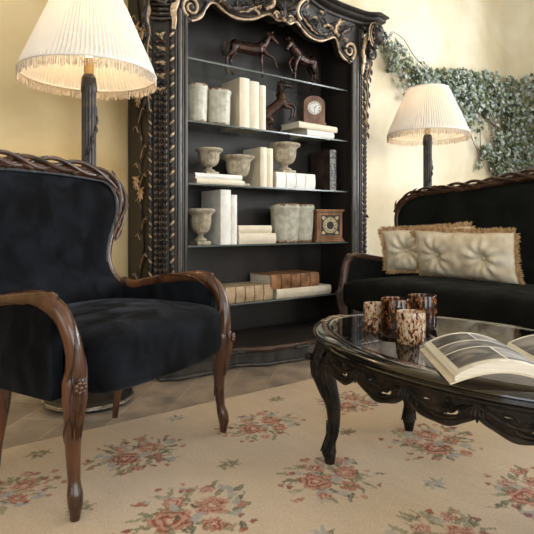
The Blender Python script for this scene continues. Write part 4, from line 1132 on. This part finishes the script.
# ------------------------------------------------------------------ horse sculptures
def horse(name, label, loc, rz, pose, s=1.0, tilt=0):
    """local: head towards +x, height about .22. Body voxel-remeshed into one surface."""
    root = thing(name, label, 'horse sculpture', loc, rz, group='bronze horse figures')
    mb = MB()
    def T(p): return V(p) * s
    def tb(pts, rr, n=8): mb.tube(cr_spline([T(p) for p in pts], 4), [interp(i / (4 * (len(pts) - 1)), [(q / (len(pts) - 1), r_ * s) for q, r_ in enumerate(rr)]) for i in range(4 * (len(pts) - 1) + 1)], n)
    for pts, rr in pose['limbs']: tb(pts, rr, 10)
    o = mb.build('body', M['bronze'], root, angle=180)
    m = o.modifiers.new('remesh', 'REMESH'); m.mode = 'VOXEL'; m.voxel_size = .0022 * s; m.use_smooth_shade = True
    sm = o.modifiers.new('smooth', 'SMOOTH'); sm.iterations = 3; sm.factor = .5
    mb = MB(); r = random.Random(2)
    for (a, b) in pose['mane']:
        a, b = V(a), V(b)
        for q in range(16):
            p = a.lerp(b, q / 15); mb.tube([T(p), T(p + V((-.006, r.uniform(-.012, .012), .004))), T(p + V((-.013, r.uniform(-.016, .016), -.012)))], [.0035 * s, .003 * s, .0008 * s], 5)
    mb.build('mane', M['bronze'], root)
    mb = MB()
    t = pose['tail']
    for q in range(9):
        dy = (q % 3 - 1) * .005; dx = (q // 3 - 1) * .004
        mb.tube(cr_spline([T(V(p) + V((dx * k / 2, dy * k / 2, 0))) for k, p in enumerate(t)], 4), [.0042 * s * (1 - .5 * i / (4 * (len(t) - 1))) for i in range(4 * (len(t) - 1) + 1)], 5)
    mb.build('tail', M['bronze'], root)
    return root
def hleg(y, pts, thick=1.0, hind=False):
    rr = ([.024, .017, .0085, .0065, .006, .0055, .0085, .0095] if hind else [.017, .0125, .0085, .0062, .0055, .0052, .008, .009])
    return ([(p[0], y, p[1]) for p in pts], [q * thick for q in rr[:len(pts)]])
def torso(): return ([(-.105, 0, .150), (-.085, 0, .152), (-.04, 0, .146), (.01, 0, .142), (.055, 0, .146), (.08, 0, .152)], [.022, .036, .031, .032, .037, .024])
def head(bx, bz, ang, L=.062):
    d = V((cos(ang), 0, sin(ang))); b = V((bx, 0, bz)); u = V((-d.z, 0, d.x))
    if u.z < 0: u = -u
    out = [([tuple(b - d * .012), tuple(b + d * .012 - u * .004), tuple(b + d * L * .65 - u * .001), tuple(b + d * L)], [.014, .0195, .0125, .0105])]
    for y in (-1, 1): out.append(([tuple(b + u * .010 + V((0, y * .007, 0))), tuple(b + u * .022 - d * .002 + V((0, y * .009, 0))), tuple(b + u * .030 + V((0, y * .009, 0)))], [.005, .0045, .0012]))
    return out
walk = {'limbs': [torso(), ([(.06, 0, .155), (.088, 0, .185), (.106, 0, .214), (.118, 0, .232)], [.033, .026, .019, .015])] + head(.122, .232, R(-42)) + [
    hleg(.014, [(.070, .145), (.074, .112), (.076, .085), (.077, .062), (.079, .038), (.080, .018), (.083, .006), (.088, .004)]),
    hleg(-.015, [(.072, .148), (.092, .124), (.118, .112), (.136, .104), (.146, .086), (.150, .070), (.152, .058), (.158, .052)]),
    hleg(.017, [(-.085, .148), (-.080, .112), (-.098, .082), (-.102, .062), (-.096, .040), (-.094, .020), (-.090, .006), (-.084, .004)], hind=True),
    hleg(-.017, [(-.090, .148), (-.100, .112), (-.128, .086), (-.134, .066), (-.138, .042), (-.140, .022), (-.137, .006), (-.130, .004)], hind=True)],
    'mane': [((.118, 0, .246), (.066, 0, .184))], 'tail': [(-.112, 0, .165), (-.132, 0, .168), (-.144, 0, .148), (-.146, 0, .118), (-.140, 0, .088)]}
stand = {'limbs': [torso(), ([(.06, 0, .155), (.092, 0, .180), (.114, 0, .202), (.128, 0, .212)], [.033, .026, .019, .015])] + head(.132, .212, R(-62)) + [
    hleg(.014, [(.070, .145), (.086, .112), (.094, .086), (.096, .062), (.098, .038), (.100, .018), (.103, .006), (.109, .004)]),
    hleg(-.015, [(.070, .148), (.096, .126), (.110, .106), (.104, .084), (.092, .070), (.084, .062), (.078, .054), (.074, .050)]),
    hleg(.017, [(-.085, .148), (-.078, .112), (-.096, .082), (-.100, .062), (-.094, .040), (-.092, .020), (-.088, .006), (-.082, .004)], hind=True),
    hleg(-.017, [(-.090, .148), (-.094, .112), (-.116, .086), (-.120, .066), (-.120, .042), (-.120, .022), (-.117, .006), (-.110, .004)], hind=True)],
    'mane': [((.126, 0, .226), (.070, 0, .182))], 'tail': [(-.112, 0, .165), (-.130, 0, .160), (-.138, 0, .130), (-.138, 0, .095), (-.132, 0, .060)]}
rear = {'limbs': [([(-.058, 0, .088), (-.045, 0, .100), (-.015, 0, .126), (.018, 0, .150), (.040, 0, .172), (.048, 0, .184)], [.024, .034, .029, .030, .032, .020]),
    ([(.036, 0, .176), (.036, 0, .212), (.030, 0, .240), (.034, 0, .258)], [.028, .021, .0155, .014])] + head(.036, .262, R(-8), .056) + [
    hleg(.014, [(.044, .160), (.074, .164), (.098, .162), (.110, .150), (.112, .130), (.110, .114), (.106, .102), (.102, .098)]),
    hleg(-.015, [(.040, .156), (.060, .142), (.082, .138), (.090, .124), (.088, .104), (.084, .090), (.080, .080), (.074, .078)]),
    hleg(.017, [(-.046, .092), (-.014, .072), (-.022, .048), (-.018, .036), (.004, .024), (.018, .014), (.026, .006), (.034, .004)], hind=True),
    hleg(-.017, [(-.052, .092), (-.026, .066), (-.048, .044), (-.046, .032), (-.026, .020), (-.014, .012), (-.008, .006), (.0, .004)], hind=True)],
    'mane': [((.026, 0, .272), (.018, 0, .200))], 'tail': [(-.070, 0, .092), (-.092, 0, .092), (-.106, 0, .066), (-.108, 0, .036), (-.104, 0, .006)]}
horse('walking_horse', 'bronze horse walking to the right with one foreleg raised, on the top shelf', (2.065, F0 + .15, s1), R(-16), walk, 1.22)
horse('standing_horse', 'bronze horse turned to the left with lowered head, on the top shelf', (2.535, F0 + .15, s1), R(196), stand, 1.30)
horse('rearing_horse', 'bronze rearing horse with forelegs lifted, between cream books and arched clock', (2.272, F0 + .14, s2), R(-24), rear, 1.32)

# ------------------------------------------------------------------ lamps
def lamp(label, loc):
    root = thing('floor_lamp', label, 'floor lamp', loc, group='pleated shade floor lamps')
    mb = MB(); mb.lathe([(.02, 0), (.19, 0), (.205, .012), (.205, .030), (.185, .040)], 56); mb.build('base', M['black'], root)
    mb = MB(); mb.lathe([(.205, .014), (.212, .016), (.212, .028), (.205, .030)], 56, caps=False); mb.build('base_band', M['chrome'], root)
    mb = MB(); mb.lathe([(.185, .040), (.16, .052), (.09, .060), (.05, .075), (.045, .11), (.03, .13)], 48); mb.build('base_dome', M['ebony'], root)
    mb = MB(); mb.lathe([(.033, .12), (.030, .16), (.030, .5), (.030, .9), (.030, 1.2), (.030, 1.49), (.034, 1.50), (.034, 1.56), (.028, 1.575), (.02, 1.58)], 36, wob=lambda th, z: .16 * abs(sin(th * 6)) * (z < 1.51))
    mb.ell((0, -.034, 1.53), (.009, .006, .009), 8, 6)
    for q in range(3):   # a carved vine climbing the reeded pole
        pts = [V((cos(a * 1.0 + q * 2.1) * .034, sin(a + q * 2.1) * .034, .2 + a * .095)) for a in [k * .25 for k in range(56)]]
        if q < 1: mb.tube(pts, .0045, 6)
    rr_ = random.Random(5)
    for k in range(26):
        a = k * .52; z = .2 + a * .095; p = V((cos(a) * .036, sin(a) * .036, z)); n_ = V((cos(a), sin(a), 0)); t_ = V((-sin(a), cos(a), 0))
        mb.leaf([p, p + t_ * .012 + V((0, 0, .02)) + n_ * .004, p + t_ * .008 + V((0, 0, .045))], n_, .010, lobes=2, cup=.4, n=6)
    mb.build('pole', M['ebony_carved'], root)
    mb = MB(); mb.lathe([(.02, 1.575), (.024, 1.595), (.024, 1.65), (.016, 1.66)], 20)
    for a in (0, pi): mb.tube(cr_spline([V((cos(a) * .02, sin(a) * .02, 1.63)), V((cos(a) * .075, sin(a) * .075, 1.70)), V((cos(a) * .07, sin(a) * .07, 1.82)), V((0, 0, 1.90))], 6), .003, 6)
    mb.build('socket', M['brass'], root)
    mb = MB(); mb.lathe([(.012, 1.655), (.018, 1.67), (.034, 1.72), (.032, 1.75), (.002, 1.775)], 20); mb.build('bulb', M['bulb'], root)
    Z0, Z1, R0, R1, NP = 1.578, 1.943, .319, .160, 96
    def sh(u, v):
        a = 2 * pi * u; t = v; r_ = R0 + (R1 - R0) * t ; amp = (.0052) * (1 if int(round(u * NP * 2)) % 2 else -1) * (1 if .01 < v < .99 else 0)
        return V(((r_ + amp) * cos(a), (r_ + amp) * sin(a), Z0 + (Z1 - Z0) * t))
    mb = MB(); mb.grid(sh, NP * 2, 10, cu=True); mb.build('shade', M['shade'], root, smooth=False)
    for R_, z in ((R0, Z0), (R1, Z1)):
        mb = MB(); mb.tube([V((cos(2 * pi * j / 72) * R_, sin(2 * pi * j / 72) * R_, z)) for j in range(72)], .0045, 6, closed=True); mb.build('shade_binding', M['shade'], root)
    mb = MB(); r = random.Random(4)
    for k in range(460):
        a = 2 * pi * k / 460; b = V((cos(a), sin(a), 0)); L = .042 + r.uniform(-.008, .010); dx = r.uniform(-.004, .004)
        t_ = V((-sin(a), cos(a), 0)); p = b * (R0 + .001) + V((0, 0, Z0))
        mb.tube([p, p + t_ * dx + V((0, 0, -L * .5)), p + t_ * dx * 1.6 + V((0, 0, -L))], [.0010, .0016, .0019], 4)
    mb.build('fringe', M['fringe'], root)
    ld = bpy.data.lights.new('lamp_light', 'POINT'); ld.energy = LAMP_W; ld.color = (1.0, .68, .38); ld.shadow_soft_size = .035
    lo = bpy.data.objects.new('lamp_light', ld); COL.objects.link(lo); lo.parent = root; lo.location = (0, 0, 1.80)
    return root
LAMP_W = 5.5
lamp('lit floor lamp with cream pleated shade behind the armchair, nearer one', (.880, 2.612, 0))
lamp('lit floor lamp with cream pleated shade behind the sofa, below the ivy', (3.64, 2.70, 0))

# ------------------------------------------------------------------ coffee table
TX, TY, TZ = 1.58, 1.00, .47
A_, B_ = .42, .665
tab = thing('coffee_table', 'oval black carved coffee table with glass top and pierced apron', 'coffee table', (TX, TY, .0092), R(-7))
TZL = TZ - .0092
def el(t, k, z, off=0): 
    n = V((cos(t) / A_, sin(t) / B_, 0)).normalized(); return V((A_ * cos(t) * k, B_ * sin(t) * k, z)) + n * off
rimp = [(-.066, -.004), (-.060, .0), (-.045, .0005), (-.03, .0), (-.012, -.003), (-.002, -.010), (0, -.018), (-.008, -.026), (-.016, -.030), (-.012, -.036), (-.02, -.044), (-.05, -.048), (-.068, -.046)]
mb = MB(); NT = 120
mb.rings([[el(2 * pi * i / NT, 1, TZL + b, a) for a, b in rimp] for i in range(NT)], 0, closed=True)
mb.build('rim', M['tableblack'], tab, angle=50)
mb = MB(); mb.prism([tuple(el(2 * pi * i / NT, 1, 0, -.060)[:2]) for i in range(NT)], lambda u, v, w: V((u, v, w)), TZL - .010, TZL - .001)
mb.build('glass_top', M['glass_table'], tab, smooth=False)
# worn gilt leaf painting on the rim
mb = MB(); r = random.Random(8)
for c0 in (pi / 2 + .30, -pi / 2 + .3):
    for k in range(22):
        t = c0 + r.uniform(-.22, .22); o = r.uniform(-.052, -.022); p = el(t, 1, TZL + .0004, o); d = V((r.uniform(-1, 1), r.uniform(-1, 1), 0)).normalized()
        mb.leaf([p, p + d * .010, p + d * .022], (0, 0, 1), .005, lobes=1, cup=.08, n=5)
mb.build('painted_leaves', M['gilt'], tab)
# pierced scalloped apron
n_ = 560; per = [el(2 * pi * i / n_, 1, 0, -.030) for i in range(n_ + 1)]
arc = [0]
for i in range(n_): arc.append(arc[-1] + (per[i + 1] - per[i]).length)
TOT = arc[-1]; NL = 16; LW = TOT / NL
NS, NZ = 860, 26
def at_s(s):
    s %= TOT; lo, hi = 0, n_
    while hi - lo > 1:
        m_ = (lo + hi) // 2
        if arc[m_] <= s: lo = m_
        else: hi = m_
    f = (s - arc[lo]) / (arc[lo + 1] - arc[lo]); return per[lo].lerp(per[lo + 1], f)
zt = TZL - .044; S0 = LW * .5
def low(s):
    f = ((s + S0) / LW) % 1; return zt - .032 - .046 * sin(pi * f) ** .7
def hole(s, z):
    f = ((s + S0) / LW) % 1; x = (f - .5) * LW
    a = ((x + .032) / .018) ** 2 + ((z - (zt - .034)) / .009) ** 2 < 1
    b = ((x - .022) / .034) ** 2 + ((z - (zt - .046 + .15 * (x - .022))) / .013) ** 2 < 1
    return a or b
mb = MB(); vid = {}; vs = []; fs = []
def vert(i, j):
    i %= NS; k = (i, j)
    if k not in vid:
        s = TOT * i / NS; p = at_s(s); z = zt + .004 - (zt + .004 - low(s)) * j / NZ; vid[k] = len(vs)
        n = V((p.x / A_ ** 2, p.y / B_ ** 2, 0)).normalized(); vs.append(p + n * (.006 * sin(pi * j / NZ)) + V((0, 0, z)))
    return vid[k]
for i in range(NS):
    s = TOT * (i + .5) / NS
    for j in range(NZ):
        z = zt + .004 - (zt + .004 - low(s)) * (j + .5) / NZ
        if hole(s, z): continue
        fs.append((vert(i, j), vert(i, j + 1), vert(i + 1, j + 1), vert(i + 1, j)))
mb.add(vs, fs)
o = mb.build('apron', M['tablecarved'], tab, angle=60)
m = o.modifiers.new('smooth', 'SMOOTH'); m.iterations = 2
m = o.modifiers.new('solid', 'SOLIDIFY'); m.thickness = .014; m.offset = 0
mb = MB(); r = random.Random(6)
def AP(s, z, off):
    p = at_s(s); n = V((p.x / A_ ** 2, p.y / B_ ** 2, 0)).normalized(); return p + n * off + V((0, 0, z)), n
ed = []
for i in range(320): s = TOT * i / 320; ed.append(AP(s, low(s) + .002, .006)[0])
mb.tube(ed, [.0085 + .002 * sin(i * .8) for i in range(320)], 7, closed=True)
mb.tube([AP(TOT * i / 160, zt - .004, .008)[0] for i in range(160)], .007, 7, closed=True)
for k in range(NL):
    sc_ = (k + .5) * LW - S0
    # ring round the pierced ovals, C scroll and leaves
    for (x, zz, a, b) in ((-.032, zt - .034, .022, .013), (.022, zt - .046, .038, .017)):
        mb.tube([AP(sc_ + x + a * cos(q * pi / 9), zz + b * sin(q * pi / 9) + (.15 * a * cos(q * pi / 9) if x > 0 else 0), .010)[0] for q in range(18)], .0048, 6, closed=True)
    pts = [AP(sc_ + LW * (-.46 + .13 * q), zt - .014 - .030 * sin(pi * q / 7) ** 1.2, .013)[0] for q in range(8)]
    mb.leaf(pts, AP(sc_, 0, 0)[1], .012, lobes=6, cup=.5, n=26)
    for q in range(5):
        s = sc_ + r.uniform(-.4, .4) * LW; z = r.uniform(zt - .05, zt - .01); a = r.uniform(0, 6.28); L = .024
        if z < low(s) + .012 or hole(s, z): continue
        p0, n = AP(s, z, .008); p1 = AP(s + cos(a) * L * .5, z + sin(a) * L * .4, .016)[0]; p2 = AP(s + cos(a) * L, z + sin(a) * L * .8, .008)[0]
        mb.leaf([p0, p1, p2], n, .007, lobes=2, cup=.6, n=7)
    # small leaf pendant where two scallops meet
    sj = k * LW - S0; zj = zt - .036
    for q in (-1, 0, 1):
        p0, n = AP(sj + q * .006, zj + .016, .010); mb.leaf([p0, AP(sj + q * .012, zj, .017)[0], AP(sj + q * .007, zj - (.020 if q == 0 else .010), .010)[0]], n, .008, lobes=1, cup=.6, n=7)
mb.build('apron_carving', M['tablecarved'], tab)
for (lx, ly) in ((-.312, .365), (.168, .455), (.312, -.365), (-.168, -.455)):
    if 1:
        sx = 1 if lx > 0 else -1; sy = 1 if ly > 0 else -1
        d = V((lx / A_, ly / B_, 0)).normalized(); c0 = V((lx, ly, 0)) - d * .01
        prof_ = [(0, .000, .017), (.022, 0, .021), (.040, .002, .0265), (.056, .0, .023), (.078, -.006, .0165), (.12, -.014, .020), (.20, -.012, .026), (.26, .004, .033), (.32, .022, .042), (.37, .020, .044), (.415, .006, .040)]
        pp = cr_spline([c0 + d * o_ + V((0, 0, z)) for z, o_, r_ in prof_], 5); rr_ = [interp(i / 5, [(q, p[2]) for q, p in enumerate(prof_)]) for i in range(len(pp))]
        mb = MB(); mb.tube(pp, rr_, 12, up=(0, 1, 0))
        nn = d.normalized(); sd = V((-nn.y, nn.x, 0))
        for a in (-1.5, -.8, 0, .8, 1.5):
            oo = (nn * cos(a) + sd * sin(a)).normalized()
            def S(z, e=0):
                o_ = interp(z, [(p[0], p[1]) for p in prof_]); r_ = interp(z, [(p[0], p[2]) for p in prof_]); return c0 + d * o_ + oo * (r_ + e) + V((0, 0, z))
            mb.leaf([S(.40, -.004), S(.375, -.001), S(.345, -.001), S(.31, -.001), S(.27, -.002), S(.23, -.003)], oo, .013, lobes=4, cup=.55, n=18)
            mb.leaf([S(.15), S(.10, .002), S(.06, .003), S(.04, .002)], oo, .008, lobes=2, cup=.5)
        q0 = c0 + d * .026 + nn * .048 + V((0, 0, .375)); mb.ell(q0, .014, 10, 7)
        mb.build('leg', M['tablecarved'], tab)

# ------------------------------------------------------------------ votive glasses
def votive(label, loc, r, h, mat, wax):
    root = thing('votive_glass', label, 'candle holder', loc, group='speckled glass candle holders on the coffee table')
    mb = MB(); pr = [(.002, 0), (r * .80, 0), (r * .93, .005), (r * .985, .015), (r, .03), (r, h - .003), (r * .985, h), (r * .95, h), (r * .94, h - .003), (r * .93, .02), (r * .7, .012), (.002, .012)]
    mb.lathe(pr, 40, wob=lambda th, z: .006 * sin(3 * th + z * 20)); mb.build('glass_body', mat, root, angle=60)
    return root
TT = TZ + .0005
votive('cream speckled short candle glass behind and left of the tall amber one', (1.478, 1.322, TZ - .0006), .041, .100, M['tort_light'], 0)
votive('tall amber tortoiseshell candle glass standing in the middle of the group', (1.470, 1.222, TZ - .0006),   .049, .128, M['tort_dark'], 0)
votive('dark tortoiseshell candle glass at the right back of the group', (1.654, 1.250, TZ - .0006), .052, .122, M['tort_dark'], 0)
votive('cream speckled candle glass at the front of the group, nearest the open book', (1.414, 1.113, TZ - .0006), .046, .103, M['tort_light'], 0)

# ------------------------------------------------------------------ open picture book
ob = thing('open_book', 'open picture book with black and white photographs lying on the coffee table edge', 'book', (1.294, .598, TZ + .004), math.atan2(-.66, .75))
PW, PL = .24, .345
def top(a):    # a: 0 gutter .. 1 outer edge
    return .022 + .036 * sin(pi * min(1, a)) ** .8 - .003 * a
def bot(a): return .003 + .030 * sin(pi * a)
for s in (-1, 1):
    mb = MB(); n = 24; rg = []
    for i in range(n + 1):
        a = i / n; x = s * (.001 + PW * a * (1 - .03 * a)); rg.append([(x, 0, bot(a)), (x, PL, bot(a)), (x, PL, top(a) if i else .012), (x, 0, top(a) if i else .012)])
    mb.rings(rg); o = mb.build('page_block', M['paper'], ob, angle=50)
    mb = MB(); rg = []
    for i in range(n + 1):
        a = i / n; x = s * (.001 + (PW + .004) * a); z = bot(a); rg.append([(x, -.004, z - .003), (x, PL + .004, z - .003), (x, PL + .004, z - .0002), (x, -.004, z - .0002)])
    mb.rings(rg); mb.build('cover', M['cream'], ob, angle=50)
    if s < 0: pics = [(.06, .45, .70, .95, 'photo_light'), (.47, .93, .70, .95, 'photo_dark'), (.06, .93, .47, .67, 'photo_mid'), (.06, .42, .08, .44, 'photo_light'), (.45, .93, .08, .44, 'photo_dark')]
    else: pics = [(.05, .97, .50, .96, 'photo_mid'), (.05, .97, .06, .47, 'photo_dark')]
    for (a0, a1, b0, b1, mt) in pics:
        mb = MB()
        mb.grid(lambda u, v: (s * (.001 + PW * (a0 + (a1 - a0) * u) * (1 - .03 * (a0 + (a1 - a0) * u))), PL * (b0 + (b1 - b0) * v), top(a0 + (a1 - a0) * u) + .0006), 16, 2)
        mb.build('printed_photograph', M[mt], ob)

# ------------------------------------------------------------------ ivy
ivy = thing('climbing_ivy', 'grey-green ivy trailing along the plaster wall behind the sofa', 'ivy', (4.7, WY, 2.2))
def wallp(s, z, off):   # s: world x along back wall, continuing round the corner onto the right wall
    s0 = WX - rc; 
    if s <= s0: p, n = V((s, WY, z)), V((0, -1, 0))
    else:
        a = (s - s0) / rc
        if a < pi / 2: p, n = V((s0 + rc * sin(a), WY - rc + rc * cos(a), z)), V((-sin(a), -cos(a), 0))
        else: p, n = V((WX, WY - rc - (s - s0 - rc * pi / 2), z)), V((-1, 0, 0))
    return p + n * off - V((4.7, WY, 2.2)), n
r = random.Random(12)
def zb(s): return interp(s, [(3.6, 2.30), (3.8, 2.14), (4.0, 2.16), (4.2, 2.10), (4.4, 1.98), (4.6, 1.90), (4.85, 1.82), (5.05, 1.74), (5.25, 1.55), (5.4, 1.36), (5.6, 1.30), (6.0, 1.32), (6.6, 1.35)])
def zt_(s): return interp(s, [(3.6, 2.46), (3.8, 2.43), (4.0, 2.29), (4.2, 2.25), (4.5, 2.31), (4.8, 2.36), (5.2, 2.40), (6.6, 2.46)])
vines = []; st = MB()
def vine(pts, rad):
    pp = cr_spline([wallp(a, b, c)[0] for a, b, c in pts], 6); st.tube(pp, [rad * (1 - .5 * i / len(pp)) for i in range(len(pp))], 6); vines.append(pts)
vine([(5.48, .05, .012), (5.50, .8, .02), (5.46, 1.3, .02), (5.52, 1.7, .03), (5.45, 2.1, .03), (5.3, 2.35, .03)], .018)
vine([(5.52, .05, .03), (5.46, .7, .025), (5.52, 1.25, .03), (5.58, 1.6, .03), (5.7, 2.0, .03), (5.9, 2.3, .03)], .012)
vine([(5.45, 1.9, .03), (5.1, 2.05, .03), (4.7, 2.15, .03), (4.3, 2.22, .03), (3.95, 2.30, .03), (3.7, 2.45, .03)], .012)
vine([(5.3, 2.3, .03), (4.8, 2.36, .03), (4.4, 2.30, .03), (4.1, 2.38, .04), (3.9, 2.52, .05), (3.75, 2.56, .05)], .006)
vine([(5.25, 1.6, .03), (5.05, 1.66, .04), (4.95, 1.78, .04), (4.75, 1.74, .05)], .005)
vine([(5.15, 1.85, .03), (5.15, 1.65, .04), (5.2, 1.5, .05), (5.1, 1.42, .05)], .005)
for k in range(26):
    s = r.uniform(4.0, 6.4); z = r.uniform(zb(s), zt_(s)); vine([(s, z, .03), (s + r.uniform(-.15, .15), z - .12, .06), (s + r.uniform(-.2, .2), z - .25, .05)], .003)
vine([(3.80, 2.35, .03), (3.84, 2.2, .04), (3.9, 2.08, .05), (3.93, 1.96, .05)], .003)
st.build('vine_stem', M['vine'], ivy)
fo = MB()
def ivyleaf(s, z, off, size, mat):
    p, n = wallp(s, z, off)
    t = V((0, 0, 1)).cross(n).normalized(); 
    nn = (n + t * r.uniform(-.8, .8) + V((0, 0, r.uniform(-.5, .9)))).normalized()
    a = r.uniform(0, 2 * pi); e1 = nn.orthogonal().normalized(); e2 = nn.cross(e1); u = e1 * cos(a) + e2 * sin(a); v_ = nn.cross(u)
    shp = [(0, -.35), (.22, -.48), (.52, -.30), (.36, -.02), (.46, .30), (.18, .26), (0, .62), (-.18, .26), (-.46, .30), (-.36, -.02), (-.52, -.30), (-.22, -.48)]
    vs = [p + nn * size * .06] + [p + u * x * size + v_ * y * size - nn * size * .22 * (x * x + y * y) * 1.2 for x, y in shp]
    fo.add(vs, [(0, i + 1, (i + 1) % 12 + 1) for i in range(12)], mat)
cnt = 0
for k in range(12000):
    s = r.uniform(3.62, 6.5); b, t = zb(s), zt_(s); z = r.uniform(b - .06, t + .05)
    nv = noise.noise(V((s * 3.2, z * 3.6, 1.7)))
    dens = .80 if 4.4 < s else .62
    if s < 4.05: dens = .22
    if z > t or z < b: dens *= .35
    gap = (4.78 < s < 5.32 and z < 1.82 and not (5.05 < s < 5.26 and 1.42 < z < 1.68))
    if s > 5.75: dens *= .62
    if gap: dens *= .05
    if nv < -.30: dens *= .25
    if r.random() > dens: continue
    ivyleaf(s, z, r.uniform(.02, .14), r.uniform(.026, .050), 0 if r.random() < .50 else 1); cnt += 1
    if cnt > 5200: break
for (s0, z0, s1, z1, k) in ((3.80, 2.35, 3.93, 1.95, 14), (5.2, 1.66, 5.1, 1.42, 26), (3.72, 2.54, 4.1, 2.36, 9), (4.0, 2.02, 3.98, 2.06, 4)):
    for q in range(k): f = q / k; ivyleaf(s0 + (s1 - s0) * f + r.uniform(-.04, .04), z0 + (z1 - z0) * f + r.uniform(-.03, .03), .05, r.uniform(.035, .055), q % 2)
fo.build('foliage', [M['leafgrey'], M['leafdark']], ivy, smooth=False)

# ------------------------------------------------------------------ light
def area(name, loc, rot, sx, sy, watts, col):
    l = bpy.data.lights.new(name, 'AREA'); l.shape = 'RECTANGLE'; l.size = sx; l.size_y = sy; l.energy = watts; l.color = col
    o = bpy.data.objects.new(name, l); COL.objects.link(o); o.location = loc; o.rotation_euler = rot; return o
WR, WF, WL_FILL = 235, 105, 42
for (a, b, z0, z1) in RO: area('window_and_fill_light', (WX + .35, (a + b) / 2, (z0 + z1) / 2), (0, R(90), 0), z1 - z0, b - a, WR, (.95, .97, 1.0))
for (a, b, z0, z1) in FO: area('window_and_fill_light', ((a + b) / 2, FY - .35, (z0 + z1) / 2), (R(90), 0, 0), b - a, z1 - z0, WF, (.95, .97, 1.0))
for (a, b, z0, z1) in LO_FILL: area('window_and_fill_light', (LX - .35, (a + b) / 2, (z0 + z1) / 2), (0, R(-90), 0), z1 - z0, b - a, WL_FILL, (.95, .97, 1.0))  # fill light at the added left window
w = bpy.data.worlds.new('sky'); SC.world = w; w.use_nodes = True
bg = w.node_tree.nodes['Background']; bg.inputs[0].default_value = (.75, .86, 1, 1); bg.inputs[1].default_value = 1.2

cd = bpy.data.cameras.new('camera'); cam = bpy.data.objects.new('camera', cd); COL.objects.link(cam)
cam.location = (0, 0, .85); cam.rotation_euler = (R(90), 0, -math.atan2(.6, .8)); cd.sensor_width = 36; cd.lens = 36 * 540 / 534; cd.shift_y = -42 / 534; cd.clip_start = .05
SC.camera = cam
SC.view_settings.view_transform = 'Standard'; SC.view_settings.look = 'None'; SC.view_settings.gamma = 1; SC.view_settings.exposure = .02
SC.cycles.caustics_reflective = False; SC.cycles.caustics_refractive = False
SC.cycles.transparent_max_bounces = 16
